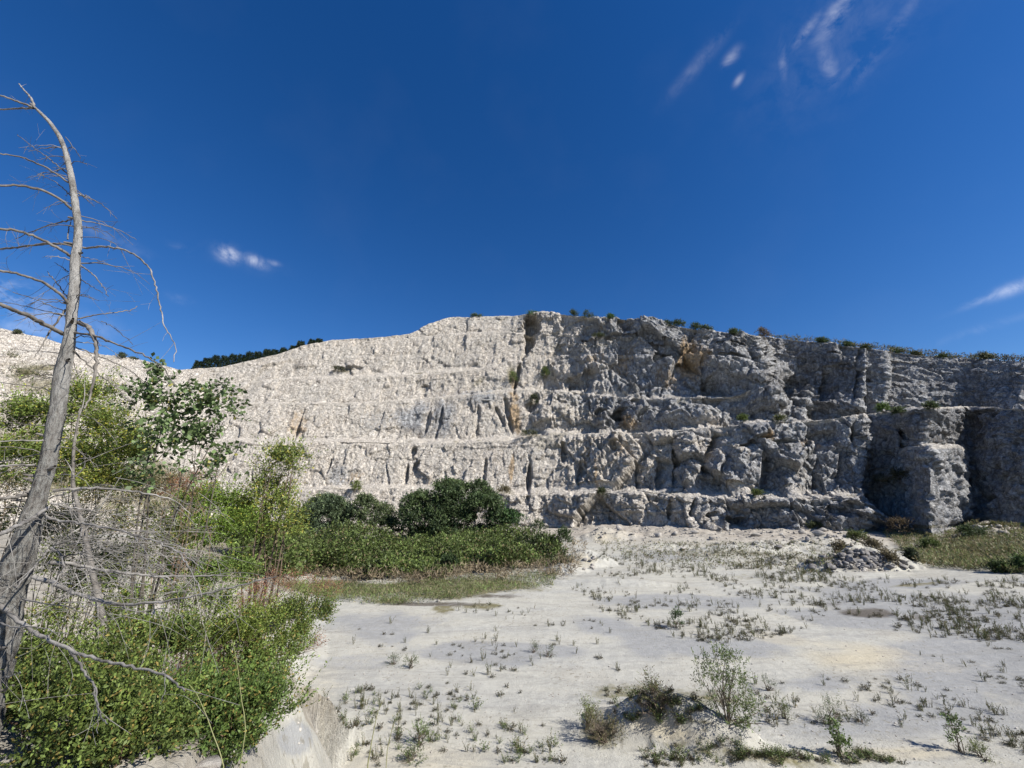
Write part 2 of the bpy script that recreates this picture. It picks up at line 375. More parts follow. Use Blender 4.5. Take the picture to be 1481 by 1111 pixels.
# protruding buttresses
PUSH = [(1225, 745, 40, 26, 0, 2.2), (1260, 640, 12, 20, 0, 1), (880, 610, 14, 14, 0, 2), (900, 640, 30, 16, 0, 1.2), (1000, 690, 14, 30, 0, 1.6), (1065, 690, 26, 40, 0, 2.0), (1150, 690, 24, 40, 0, 1.8),
        (1110, 560, 32, 34, 30, 1.5), (1000, 600, 60, 14, 0, 1.8), (800, 600, 26, 26, 0, 1.6), (805, 530, 22, 18, 0, 1.5), (1320, 610, 16, 20, 0, 1.2), (945, 480, 30, 16, 0, 1.4), (1055, 520, 28, 30, 0, 2.0)]
push = np.zeros_like(X)
for (cx, cy, rx, ry, rot, dep) in PUSH:
    ux = (ppx - cx) / rx; uy = (ppy - cy) / ry
    r = np.sqrt(ux * ux + uy * uy) + j1 * .7
    push += np.clip((1.2 - r) / .7, 0, 1) * dep
lowslope = np.clip((ppy - 735) / 30, 0, 1) * np.clip((ppx - 820) / 60, 0, 1) * np.clip((1240 - ppx) / 20, 0, 1)
dm = mk * DAMP
P2 = P + Nn * ((disp + push) * dm)[..., None]
P2[..., 1] += carve * np.clip(dm * 1.5, 0, 1)
P2[..., 2] += (1 - dm) * fbm(X / 2, Yy / 2, Z / 2, 4, 160) * .35 + np.where(np.arange(NRW)[:, None] > NRW - 24, fbm(X / 6, Yy / 6, Z / 6, 4, 161) * .5, 0)
CLIFF = P2
# colour masks baked per vertex: R grey limestone, G ochre/iron staining, B dark streaks plus painted shade ; second: R plants/soil and painted foot shade, G pale ledges and painted lit lips
def blobs(px_, py_, lst, jj):
    m = np.zeros_like(px_)
    for (cx, cy, rx, ry, rot, v) in lst:
        c, s = math.cos(math.radians(rot)), math.sin(math.radians(rot))
        ux = ((px_ - cx) * c + (py_ - cy) * s) / rx; uy = (-(px_ - cx) * s + (py_ - cy) * c) / ry
        r = np.sqrt(ux * ux + uy * uy) + jj
        m = np.maximum(m, np.clip((1.2 - r) / .8, 0, 1) * v)
    return m
jn = fbm(X / 5, Yy / 5, Z / 5, 5, 180) * .7
grey = np.clip((ppx - 770 + jn * 90) / 130, 0, 1) * np.clip((640 - ppy + jn * 30) / 40, 0, 1) * .85
grey = np.maximum(grey, np.clip((ppx - 980 + jn * 170) / 160, 0, 1))
grey = np.clip(grey * (.95 + jn * .5), 0, 1)
grey = np.maximum(grey, blobs(ppx, ppy, [(600, 605, 34, 26, 0, .8), (640, 600, 20, 30, 10, .8), (700, 575, 40, 12, 0, .7), (870, 712, 50, 6, 0, .6), (490, 690, 20, 20, 0, .6), (1000, 680, 60, 40, 0, .6), (970, 710, 60, 9, 0, .7), (540, 610, 30, 20, 0, .4), (680, 470, 30, 8, 0, .3)], jn))
ochre = blobs(ppx, ppy, [(745, 600, 10, 40, -6, 1), (1000, 520, 26, 40, 15, 1), (860, 520, 30, 10, -20, .5), (905, 520, 16, 30, 20, .5), (1180, 640, 30, 10, 0, .5), (680, 740, 30, 10, 0, .4), (620, 700, 16, 16, 0, .3), (742, 555, 8, 14, 0, .7), (992, 515, 16, 34, 12, .85), (965, 545, 30, 14, 20, .6), (430, 612, 17, 24, 12, .6), (850, 660, 8, 40, 0, .5), (740, 680, 4, 30, 4, .8), (905, 655, 26, 26, 0, .5), (880, 768, 45, 9, 0, .8),
                         (905, 608, 20, 14, 0, .8), (865, 690, 4, 34, 0, .7), (1115, 633, 9, 9, 0, .7), (1330, 655, 22, 9, 0, .5), (510, 690, 28, 8, -15, .5), (480, 500, 40, 8, 0, .2), (795, 735, 16, 14, 0, .4)], jn)
streak_shade = blobs(ppx, ppy, [(600, 622, 32, 14, 0, .6), (632, 600, 3, 34, 12, .7), (641, 604, 2.5, 36, 12, .6), (622, 610, 2.5, 30, 12, .6), (955, 560, 40, 40, 0, .35), (840, 560, 30, 22, 0, .4), (1060, 500, 60, 24, 0, .35), (952, 690, 9, 34, 0, .5), (978, 680, 6, 38, 0, .5), (1225, 745, 36, 20, 0, .5),
                        (1030, 655, 9, 30, 14, .5), (875, 650, 40, 20, 0, .3), (765, 690, 9, 30, 0, .5), (770, 470, 14, 20, 0, .5), (430, 530, 9, 8, 0, .6), (500, 535, 22, 4, 0, .6), (770, 590, 9, 12, 0, .6), (905, 475, 18, 10, 0, .7), (1395, 600, 90, 110, 0, .6), (1190, 550, 100, 50, 0, .6), (1270, 650, 30, 60, 0, .5), (1390, 550, 100, 26, 0, .55)], jn)  # streak stains, plus shade painted into hollows, cracks and the right-hand walls
benchm = np.clip((.5 - mk) * 2, 0, 1)
plants = blobs(ppx, ppy, [(120, 690, 200, 30, 0, .85), (40, 640, 80, 40, 0, .8), (220, 720, 140, 24, 0, .8), (150, 625, 120, 16, 0, .6), (740, 545, 9, 16, 0, .9), (789, 542, 6, 12, 0, .8), (690, 553, 18, 7, -30, .6), (500, 535, 24, 5, 0, .6), (775, 628, 26, 6, 0, .6), (40, 535, 50, 14, 0, .9), (60, 560, 60, 20, 0, .7), (110, 590, 60, 20, 0, .6), (30, 600, 60, 30, 0, .6), (770, 582, 10, 14, 0, .5),
                          (860, 500, 40, 5, -5, .5), (815, 520, 30, 4, -20, .4), (730, 712, 20, 5, 0, .6), (1290, 692, 22, 12, 0, .8), (1195, 765, 60, 8, 0, .4), (150, 600, 80, 40, 0, .4), (1340, 545, 0.1, .1, 0, 0)], jn)
plants = np.maximum(plants, np.clip(benchm * (fbm(X / 3, Yy / 3, Z / 3, 3, 190) * 2 + .35), 0, 1) * .8)
plants = np.maximum(plants, np.clip(TOE_SHADE * (fbm(X / 4, Yy / 4, Z / 4, 3, 192) * 2 + .5), 0, 1) * .75)  # crease shade painted in as darker colour along the wall foot
plants = np.maximum(plants, (np.arange(NRW)[:, None] > NRW - 22) * np.clip((ppx - 1080) / 60, .25, .9))
plants = np.maximum(plants, np.clip((fbm(X / 7, Yy / 7, Z / 5, 5, 191) - .38) * 6, 0, 1) * np.clip((ppx - 740) / 80, 0.05, .5))
c1 = np.stack([grey, ochre, streak_shade], -1).reshape(-1, 3); c2 = np.stack([plants, np.maximum(benchm, LIPM * np.ones_like(X)), plants * 0], -1).reshape(-1, 3)

m = Mat('quarried_limestone', .95, .12)
a1 = m.sep(m.attr('stain_shade')); a2 = m.sep(m.attr('cover'))
nA = m.noise(.12, 6, .6); nB = m.noise(1.3, 8, .65); nC = m.noise(.9, 6, .7, sc=(1.6, 1.6, .28)); nD = m.noise(5, 8, .7)
cream = m.mix(m.ramp(nA, [(.35, 0.0), (.65, 1.0)]), (.60, .53, .445), (.54, .495, .43))
cream = m.mix(m.ramp(nB, [(.42, 0.0), (.66, 1.0)]), cream, (.68, .625, .55))
cream = m.mix(m.math('MULTIPLY', m.ramp(nC, [(.50, 0.0), (.68, 1.0)]), .55), cream, (.38, .325, .27))
greyc = m.mix(m.ramp(nB, [(.36, 0.0), (.64, 1.0)]), (.25, .252, .26), (.53, .525, .515))
greyc = m.mix(m.math('MULTIPLY', m.ramp(nC, [(.48, 0.0), (.66, 1.0)]), .6), greyc, (.16, .155, .155))
gsel = m.ramp(m.math('ADD', a1[0], m.math('MULTIPLY', m.math('SUBTRACT', nB, .5), 1.0)), [(.25, 0.0), (.75, 1.0)])
c = m.mix(gsel, cream, greyc)
osel = m.ramp(m.math('ADD', a1[1], m.math('MULTIPLY', m.math('SUBTRACT', nC, .5), 1.6)), [(.32, 0.0), (.85, 1.0)])
c = m.mix(m.math('MULTIPLY', osel, .75), c, (.50, .33, .16))
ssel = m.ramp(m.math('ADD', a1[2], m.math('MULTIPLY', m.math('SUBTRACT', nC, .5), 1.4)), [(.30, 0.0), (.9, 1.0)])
c = m.mix(m.math('MULTIPLY', ssel, .8), c, (.085, .08, .08))  # dark streaks together with the painted hollow and wall shade
# joint dirt, with crack shadow painted in as dark lines
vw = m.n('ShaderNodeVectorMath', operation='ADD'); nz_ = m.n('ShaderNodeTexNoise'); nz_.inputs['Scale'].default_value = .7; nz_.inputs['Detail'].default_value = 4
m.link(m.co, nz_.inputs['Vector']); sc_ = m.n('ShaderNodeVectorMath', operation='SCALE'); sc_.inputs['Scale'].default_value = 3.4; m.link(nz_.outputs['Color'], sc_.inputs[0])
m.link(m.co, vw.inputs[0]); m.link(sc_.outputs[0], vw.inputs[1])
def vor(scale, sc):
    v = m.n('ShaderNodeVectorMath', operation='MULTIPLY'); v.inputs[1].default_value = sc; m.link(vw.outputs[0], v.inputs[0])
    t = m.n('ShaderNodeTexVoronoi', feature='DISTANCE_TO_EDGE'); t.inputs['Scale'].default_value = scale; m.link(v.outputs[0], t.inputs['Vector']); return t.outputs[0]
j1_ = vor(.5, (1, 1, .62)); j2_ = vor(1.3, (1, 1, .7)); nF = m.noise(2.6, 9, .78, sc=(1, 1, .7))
c = m.mix(m.math('MULTIPLY', m.ramp(nF, [(.33, 1.0), (.41, 0.0)]), .7), c, m.mix(gsel, (.17, .14, .115), (.075, .073, .073)))
c = m.mix(m.math('MULTIPLY', m.ramp(nF, [(.56, 0.0), (.66, 1.0)]), .6), c, m.mix(gsel, (.70, .65, .58), (.56, .55, .53)))
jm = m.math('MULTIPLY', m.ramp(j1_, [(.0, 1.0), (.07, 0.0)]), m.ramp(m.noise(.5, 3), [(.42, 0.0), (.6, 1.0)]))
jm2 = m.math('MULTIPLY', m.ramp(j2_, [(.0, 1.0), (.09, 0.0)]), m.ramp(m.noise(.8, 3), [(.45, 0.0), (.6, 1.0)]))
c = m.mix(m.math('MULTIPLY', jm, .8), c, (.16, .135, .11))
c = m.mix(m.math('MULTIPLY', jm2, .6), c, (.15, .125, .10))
c = m.mix(m.math('MULTIPLY', a2[1], .65), c, (.62, .56, .48))  # pale ledge rubble, and the lit bench lips painted lighter
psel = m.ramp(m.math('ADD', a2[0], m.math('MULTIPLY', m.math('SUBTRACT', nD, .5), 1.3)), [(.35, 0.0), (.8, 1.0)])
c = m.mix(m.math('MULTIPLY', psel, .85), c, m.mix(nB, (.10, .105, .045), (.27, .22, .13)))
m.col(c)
hgt = m.math('ADD', m.math('MULTIPLY', nD, .5), m.math('ADD', m.math('MULTIPLY', nB, 1.2), m.math('MULTIPLY', m.ramp(j2_, [(0, 0.0), (.12, 1.0)]), .5)))
m.bump(hgt, 1.0, .42)
vb = m.n('ShaderNodeTexVoronoi', feature='F1'); vb.inputs['Scale'].default_value = .9; vs_ = m.n('ShaderNodeVectorMath', operation='MULTIPLY'); vs_.inputs[1].default_value = (1, 1, .55); m.link(vw.outputs[0], vs_.inputs[0]); m.link(vs_.outputs[0], vb.inputs['Vector'])
vb2 = m.n('ShaderNodeTexVoronoi', feature='F1'); vb2.inputs['Scale'].default_value = 2.6; m.link(vs_.outputs[0], vb2.inputs['Vector'])
m.bump(m.math('ADD', m.sep(vb.outputs['Color'])[0], m.math('MULTIPLY', m.sep(vb2.outputs['Color'])[0], .45)), .9, .45)
M_ROCK = m.m
cliff = mesh_np('quarry_cliff', CLIFF.reshape(-1, 3), grid_faces(NRW, NC), M_ROCK, cols={'stain_shade': c1, 'cover': c2}, smooth=False)
tag(cliff, kind='structure')

# ------------------------------------------------------------------ ground
FA = BOT[0] / BOT[1]; FY = BOT[1]; FZ = BOT[2]
_g = np.linspace(-2.5, 2.6, 700); order = np.argsort(FA); FY, FZ = np.interp(_g, FA[order], FY[order]), np.interp(_g, FA[order], FZ[order]); FA = _g
ks = np.ones(61) / 61; FZs = np.convolve(np.pad(FZ, 30, 'edge'), ks, 'valid'); FYs = np.convolve(np.pad(FY, 30, 'edge'), ks, 'valid')
TOE = [(-50, -6.5), (0, -6.2), (10, -6.8), (18, -8.2), (26, -10.8), (35, -14.2), (60, -27), (90, -45)]
mound_c = at(968, 1062, 1.0)
def pix_ground(px, py):
    """intersection of the pixel's ray with the ground"""
    a, k = ray(px, py); a = np.atleast_1d(a).astype(float); k = np.atleast_1d(k).astype(float)
    Y = np.full(a.shape, 1.5); done = np.zeros(a.shape, bool); res = np.full(a.shape, 80.0)
    for Yt in np.geomspace(1.5, 110, 230):
        z = gz(a * Yt, np.full(a.shape, Yt))
        hit = (~done) & (CAMZ + k * Yt <= z)
        res[hit] = Yt; done |= hit
    return a * res, res, gz(a * res, res)
def gz(X, Y):
    X = np.asarray(X, float); Y = np.asarray(Y, float)
    Ys = np.maximum(Y, .5); a = np.clip(X / Ys, -2.5, 2.6)
    yf = np.interp(a, FA, FYs); zf = np.interp(a, FA, FZs)
    t = Y / yf
    z = zf * np.clip(t, 0, 1) ** 2 - np.clip(t - 1.0, 0, 1) * 6
    # talus against the foot of the wall
    ta = np.interp(a, [-.4, -.1, .12, .3, .72, .86], [.6, .6, .9, 1.7, 1.7, .3])
    z = z + ta * np.clip((t - .80) / .2, 0, 1) ** 1.4 * (1 + .5 * fbm(X / 4, Y / 4, X * 0, 4, 330) + .22 * fbm(X / 1.1, Y / 1.1, X * 0, 3, 331))
    # left bank
    s = np.interp(Y, *np.array(TOE).T) + fbm(X / 5, Y / 5, X * 0, 2, 300) * .9 - X
    bank = np.interp(s, [0, 1, 3.5, 8, 14, 30], [0, .35, 2.6, 4.9, 5.8, 6.5]) * np.interp(Y, [0, 25, 45, 80], [1, 1, .7, .35])
    # ledge the camera stands on, a spur running off to the left
    led = np.full(X.shape, -9.0)
    for (x0, y0, h0, x1, y1, h1) in SPUR:
        sx, sy = x1 - x0, y1 - y0; tt = np.clip(((X - x0) * sx + (Y - y0) * sy) / (sx * sx + sy * sy), 0, 1)
        d = np.hypot(X - x0 - tt * sx, Y - y0 - tt * sy)
        led = np.maximum(led, h0 + (h1 - h0) * tt - 2.0 * np.maximum(0, d - .7) * np.where(X < x0 + (x1 - x0) * tt, .34, 1.0))
    led = led + (fbm(X / 1.6, Y / 1.6, X * 0, 3, 340) * .35 + fbm(X / 5, Y / 5, X * 0, 2, 341) * .5) * np.clip(np.hypot(X, Y) / 5 - .5, 0, 1)
    led = np.where(Y < 0, np.clip(6.35 - .5 * np.maximum(0, np.abs(X) - 30), -3, 9), led)
    z = np.maximum(z + bank * (t < 1.1), led)
    z = z + fbm(X / 6, Y / 6, X * 0, 3, 310) * .12 + fbm(X / 1.2, Y / 1.2, X * 0, 3, 311) * .03
    mj = fbm(X / .9, Y / .9, X * 0, 3, 320) * .22 if MOUNDS else 0
    for (mx, my, rx, ry, h, rot) in MOUNDS:
        c, s_ = math.cos(rot), math.sin(rot)
        ux = ((X - mx) * c + (Y - my) * s_) / rx; uy = (-(X - mx) * s_ + (Y - my) * c) / ry
        r = np.sqrt(ux * ux + uy * uy) + mj
        z = z + h * np.clip(1 - r, 0, 1) ** .8
    return z
MOUNDS = []
SPUR = [(0, 0, 6.35, -2.9, 3.0, 6.2), (-2.9, 3.0, 6.2, -5.3, 9.8, 4.9), (-5.3, 9.8, 4.9, -10, 17, 3.2), (-2.9, 3.0, 6.2, -7.5, 5, 6.3)]
def make_table():
    global TX, TY, TB
    TX = np.arange(-60, 1561, 12.0); TY = np.concatenate([np.arange(700, 790, 2.0), np.arange(790, 1150, 5.0)])
    A, B = np.meshgrid(TX, TY); _, y, _ = pix_ground(A.ravel(), B.ravel()); TB = (1 / y).reshape(A.shape)
def Gv(px, py):
    px = np.clip(np.asarray(px, float), TX[0], TX[-1] - .01); py = np.clip(np.asarray(py, float), TY[0], TY[-1] - .01)
    i = np.clip(((px - TX[0]) / 12).astype(int), 0, len(TX) - 2); j = np.clip(np.searchsorted(TY, py, 'right') - 1, 0, len(TY) - 2)
    fx = (px - TX[i]) / 12; fy = (py - TY[j]) / (TY[j + 1] - TY[j])
    v = (TB[j, i] * (1 - fx) + TB[j, i + 1] * fx) * (1 - fy) + (TB[j + 1, i] * (1 - fx) + TB[j + 1, i + 1] * fx) * fy
    Y = 1 / v; a, _ = ray(px, py); return a * Y, Y, gz(a * Y, Y)
def G(px, py):
    x, y, z = Gv(np.array([px]), np.array([py])); return float(x[0]), float(y[0]), float(z[0])
make_table()
_m = []
for (px, py, rx, ry, h, rot) in [(955, 1066, 2.9, 1.1, 1.35, -.45), (1080, 1098, 2.8, .9, .5, -.3), (850, 816, 3.6, 2.6, 1.9, 0), (815, 828, 3, 2, .8, 0), (1245, 822, 6.6, 3.0, 2.3, 0), (1150, 815, 4, 2, 1.0, 0), (880, 845, 7, 1.2, .5, -.2),
                                 (1060, 800, 7, 3, 1.1, 0), (960, 795, 7, 2.5, .8, 0), (1130, 795, 5, 2.5, 1.2, 0), (1200, 835, 9, 2, .35, 0), (1430, 772, 5, 2, 1.6, 0), (430, 1060, .9, .6, .35, .6), (875, 778, 6, 3, 1.7, 0), (1190, 790, 5, 3, 1.5, 0)]:
    x, y, z = G(px, py); _m.append((x, y, rx, ry, h, rot))
MOUNDS = _m
make_table()
th = np.radians(np.concatenate([np.linspace(-180, -62, 40, endpoint=False), np.linspace(-62, 56, 720, endpoint=False), np.linspace(56, 180, 41)]))
rr = np.concatenate([np.linspace(.3, 9, 60, endpoint=False), np.geomspace(9, 112, 330, endpoint=False), np.geomspace(112, 4000, 22)])
T, R = np.meshgrid(th, rr); GX, GY = R * np.sin(T), R * np.cos(T)
GZ = gz(GX, GY)
far = R > 125
GZ = np.where(far, np.minimum(GZ, -2), GZ)
gx_, gy_, gd = proj(GX, GY, GZ)
front = (gd > .5)
jg = fbm(GX / 2.5, GY / 2.5, GX * 0, 5, 400) * .6
def gb(lst): return np.where(front, blobs(gx_, gy_, lst, jg), 0)
g_grey = gb([(1350, 900, 260, 26, 4, .9), (760, 940, 160, 12, 2, .8), (1000, 870, 160, 12, 0, .7), (560, 905, 90, 26, 0, .75), (690, 945, 110, 18, 3, .85), (880, 905, 70, 22, 10, .6), (1420, 960, 170, 110, 0, .85), (1300, 870, 180, 30, 5, .7), (1040, 935, 150, 18, 3, .75), (430, 1068, 32, 30, -20, 1), (1100, 870, 120, 20, 0, .4), (940, 925, 80, 30, 0, .6), (1180, 990, 90, 20, 0, .7), (1280, 1040, 160, 40, 0, .7),
             (520, 960, 90, 14, 0, .4), (1290, 845, 120, 10, 0, .9), (950, 805, 90, 14, 0, .5), (640, 1010, 90, 12, 0, .35)])
g_yel = gb([(1230, 950, 100, 26, 4, .9), (1130, 925, 70, 12, 10, .6), (600, 1100, 220, 40, 0, .55), (460, 990, 60, 30, 0, .5), (960, 1055, 100, 24, 15, .95), (1300, 1090, 160, 14, 0, .8), (1340, 965, 120, 14, 0, .4), (845, 810, 40, 14, 0, .7), (880, 775, 50, 12, 0, .9), (1200, 945, 60, 40, 0, .4)])
g_veg = gb([(620, 850, 150, 18, 0, 1), (700, 845, 120, 14, 0, 1), (500, 850, 90, 16, 0, 1), (560, 870, 50, 6, 0, .8), (640, 880, 24, 12, 0, .7), (1400, 796, 110, 24, 0, 1), (1330, 778, 60, 10, 0, .9), (1470, 800, 50, 30, 0, 1), (700, 877, 50, 6, 0, .7), (1040, 800, 160, 8, 0, .5), (960, 782, 40, 4, 0, .4),
            (980, 1010, 110, 16, 0, .6), (1010, 1045, 60, 14, 10, .55), (900, 1000, 60, 14, 0, .6), (1060, 1090, 160, 14, 8, .7), (870, 1060, 30, 24, 0, .7), (1320, 846, 60, 3, -5, .7), (1100, 835, 60, 9, 0, .4), (560, 800, 260, 40, 0, 1), (330, 800, 120, 70, 0, .7)])
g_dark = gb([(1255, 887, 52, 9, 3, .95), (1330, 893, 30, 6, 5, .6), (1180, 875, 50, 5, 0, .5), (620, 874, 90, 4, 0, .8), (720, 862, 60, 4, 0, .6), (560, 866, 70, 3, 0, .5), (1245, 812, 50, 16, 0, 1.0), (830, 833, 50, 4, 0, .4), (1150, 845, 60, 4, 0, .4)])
_fy = np.interp(np.clip(GX / np.maximum(GY, .5), -2.5, 2.6), FA, FYs); talus = np.clip((GY / _fy - .80) / .12, 0, 1) * (GY > 5)
sand = np.zeros_like(GX)
sand = gb([(400, 900, 60, 10, 0, 0)])
bankm = np.maximum(np.clip((GZ - .8) / 1.5, 0, 1) * (GX < -4) * (GY < 60), np.clip((GZ - 4.9) / .6, 0, 1) * (GX < -1.2) * (GY < 13))
m = Mat('quarry_floor', 1.0, .08)
z1 = m.sep(m.attr('zone')); z2 = m.sep(m.attr('zone2'))
n1 = m.noise(.25, 7, .6); n2 = m.noise(2.2, 9, .7); n3 = m.noise(14, 6, .7); n4 = m.noise(.09, 4, .5, sc=(1, 3.5, 1)); n5 = m.noise(50, 4, .7)
base = m.mix(m.ramp(n4, [(.40, 0.0), (.62, 1.0)]), (.405, .385, .325), (.355, .345, .31))
base = m.mix(m.ramp(n2, [(.44, 0.0), (.70, 1.0)]), base, (.445, .43, .375))
base = m.mix(m.math('MULTIPLY', m.ramp(n1, [(.5, 0.0), (.72, 1.0)]), .5), base, (.36, .33, .27))
def sel(a, k=1.0, lo=.35, hi=.7): return m.ramp(m.math('ADD', a, m.math('MULTIPLY', m.math('SUBTRACT', n2, .5), k)), [(lo, 0.0), (hi, 1.0)])
c = m.mix(m.math('MULTIPLY', sel(z1[0], .8, .22, .55), .95), base, m.mix(m.ramp(n2, [(.3, 0.0), (.7, 1.0)]), (.25, .25, .243), (.315, .312, .30)))
c = m.mix(m.math('MULTIPLY', sel(z2[0], .8, .3, .9), .8), c, (.48, .42, .30))
c = m.mix(m.math('MULTIPLY', m.ramp(n3, [(.28, 1.0), (.40, 0.0)]), .55), c, (.30, .27, .22))
c = m.mix(m.math('MULTIPLY', m.ramp(n3, [(.62, 0.0), (.72, 1.0)]), .5), c, (.48, .46, .42))
c = m.mix(sel(z1[1], 1.3), c, m.mix(n3, (.10, .105, .05), (.24, .20, .12)))
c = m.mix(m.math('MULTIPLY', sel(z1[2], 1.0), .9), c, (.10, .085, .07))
c = m.mix(m.math('MULTIPLY', z2[2], .8), c, m.mix(m.ramp(m.noise(1.2, 9, .8), [(.40, 0.0), (.56, 1.0)]), (.20, .17, .135), (.40, .35, .29)))
n6 = m.noise(5.5, 3, .5); spots = m.math('MULTIPLY', m.ramp(n6, [(.60, 0.0), (.66, 1.0)]), m.ramp(n1, [(.42, 0.0), (.58, .6)]))
c = m.mix(spots, c, (.19, .17, .125))
c = m.mix(m.math('MULTIPLY', z2[1], .6), c, m.mix(m.ramp(n2, [(.4, 0.0), (.6, 1.0)]), (.16, .125, .085), (.36, .315, .25)))
rl = m.noise(.8, 8, .72, sc=(.35, 1.6, 1), dist=.8)
c = m.mix(m.math('MULTIPLY', m.ramp(rl, [(.50, 0.0), (.60, 1.0)]), .42), c, (.25, .24, .215))
c = m.mix(m.math('MULTIPLY', m.ramp(rl, [(.30, 1.0), (.42, 0.0)]), .35), c, (.50, .47, .40))
st_ = m.noise(24, 4, .8); c = m.mix(m.math('MULTIPLY', m.ramp(st_, [(.62, 0.0), (.68, 1.0)]), .5), c, (.20, .19, .17))
m.col(c)
m.bump(m.math('ADD', m.math('MULTIPLY', n2, .9), m.math('ADD', m.math('MULTIPLY', n3, .35), m.math('MULTIPLY', n5, .12))), .6, .14)
M_GROUND = m.m
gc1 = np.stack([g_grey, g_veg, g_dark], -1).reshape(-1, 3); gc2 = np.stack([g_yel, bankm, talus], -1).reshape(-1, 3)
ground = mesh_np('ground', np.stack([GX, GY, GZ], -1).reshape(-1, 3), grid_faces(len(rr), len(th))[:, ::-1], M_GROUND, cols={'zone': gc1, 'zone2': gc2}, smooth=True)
tag(ground, kind='structure')
print('rows', NRW, 'cols', NC, 'foot z', BOT[2][::150].round(1))
for b_, t_ in enumerate(band_tops): print('band', b_ + 1, 'Y', t_[1][::150].round(0), 'Z', t_[2][::150].round(0))
# ------------------------------------------------------------------ vegetation tools
ml = Mat('leaf', .55, .3)
ml.col(ml.attr('tint'))
tr = ml.n('ShaderNodeBsdfTranslucent'); ms = ml.n('ShaderNodeMixShader'); ms.inputs[0].default_value = .28
ml.link(ml.attr('tint'), tr.inputs['Color']); ml.link(ml.b.outputs[0], ms.inputs[1]); ml.link(tr.outputs[0], ms.inputs[2])
ml.link(ms.outputs[0], [n for n in ml.nt.nodes if n.type == 'OUTPUT_MATERIAL'][0].inputs[0])
M_LEAF = ml.m
mw = Mat('twig_wood', .85, .2); a_ = mw.attr('tint'); mw.objco(); wn = mw.noise(9, 5, .7)
mw.col(mw.mix(.75, a_, mw.mix(mw.ramp(wn, [(.35, 0.0), (.65, 1.0)]), (.35, .35, .35), (1.35, 1.35, 1.35)), 'MULTIPLY')); M_TWIG = mw.m

def tube_np(pts, rad, sides=6, jit=0.0, seed=0):
    pts = np.asarray(pts, float); n = len(pts); rad = np.broadcast_to(np.asarray(rad, float), (n,))
    t = norm(np.gradient(pts, axis=0)); up = np.array([.13, .31, .94]); s_ = norm(np.cross(t, up)); b = np.cross(t, s_)
    an = np.arange(sides) / sides * 2 * math.pi
    rj = rad[:, None] * (1 + (jit * vnoise(pts[:, :1] * 9 + np.cos(an) * 1.5, pts[:, 1:2] * 9 + np.sin(an) * 1.5, pts[:, 2:3] * 9 + 0 * an, seed) if jit else 0))
    V = pts[:, None] + rj[..., None] * (np.cos(an)[None, :, None] * s_[:, None] + np.sin(an)[None, :, None] * b[:, None])
    i = np.arange(n - 1)[:, None] * sides; j = np.arange(sides)[None]; k = (j + 1) % sides
    F = np.stack([i + j, i + k, i + sides + k, i + sides + j], -1).reshape(-1, 4)
    return V.reshape(-1, 3), F
class Acc:
    def __init__(s): s.V = []; s.F = []; s.C = []; s.n = 0
    def add(s, V, F, C):
        s.V.append(V); s.F.append(F + s.n); s.C.append(np.broadcast_to(np.asarray(C, float), (len(V), 3))); s.n += len(V)
    def build(s, name, mat, parent=None, origin=(0, 0, 0), smooth=False):
        return mesh_np(name, np.concatenate(s.V) - np.asarray(origin), np.concatenate(s.F), mat, parent, {'tint': np.concatenate(s.C)}, smooth)
def resample(pts, n):
    pts = np.asarray(pts, float); d = np.concatenate([[0], np.cumsum(np.linalg.norm(np.diff(pts, axis=0), axis=1))])
    t = np.linspace(0, d[-1], n)
    P_ = np.stack([np.interp(t, d, pts[:, k]) for k in range(3)], 1)
    for _ in range(2): P_[1:-1] = (P_[:-2] + 2 * P_[1:-1] + P_[2:]) / 4
    return P_
def rdir(n, r=None):
    r = r or rng; return norm(r.normal(size=(n, 3)))
def leaf_cards(P0, D, ll, lw, tint, r=None, fold=.18):
    """one folded four-cornered leaf per row, base P0 pointing along D"""
    r = r or rng; n = len(P0); ll = np.broadcast_to(ll, (n,))[:, None]; lw = np.broadcast_to(lw, (n,))[:, None]
    S_ = norm(np.cross(D, rdir(n, r) + np.array([0, 0, .6]))); U = np.cross(S_, D)
    V = np.stack([P0, P0 + D * ll * .5 + S_ * lw * .5 + U * lw * fold, P0 + D * ll, P0 + D * ll * .5 - S_ * lw * .5 + U * lw * fold], 1)
    F = np.arange(n * 4).reshape(n, 4)
    return V.reshape(-1, 3), F, np.repeat(tint, 4, axis=0)
def shoots(A, P0, D, Ln, nl, ll, lw, base, var=.25, yel=None, r=None, spread=.9, droop=0.0):
    """leafy shoots: nl leaves spread along each"""
    r = r or rng; n = len(P0)
    t = np.tile((np.arange(nl) + .6) / nl, (n, 1)) + r.uniform(-.3, .3, (n, nl)) / nl
    L_ = np.broadcast_to(Ln, (n,))
    P_ = P0[:, None] + D[:, None] * (L_[:, None] * t)[..., None]
    P_[..., 2] -= droop * (t * L_[:, None]) ** 2
    d = norm(D[:, None] * (1.0 - spread * .4) + rdir(n * nl, r).reshape(n, nl, 3) * spread)
    base = np.asarray(base, float)
    if base.ndim == 1: base = np.broadcast_to(base, (n, 3))
    sh = r.normal(1, var, (n, 1, 1)) * r.normal(1, var * .5, (n, nl, 1))
    c = np.clip(base[:, None] * np.clip(sh, .35, 2.0), 0, 1)
    tip = (t[..., None] > .75) * (1.25 - 1) + 1
    c = c * tip
    if yel is not None:
        q = (r.random((n, nl, 1)) < yel[0]); c = np.where(q, np.asarray(yel[1]) * r.uniform(.6, 1.3, (n, nl, 1)), c)
    V, F, C = leaf_cards(P_.reshape(-1, 3), d.reshape(-1, 3), ll * r.uniform(.45, 1.45, n * nl), lw * r.uniform(.7, 1.2, n * nl), c.reshape(-1, 3), r)
    A.add(V, F, C)
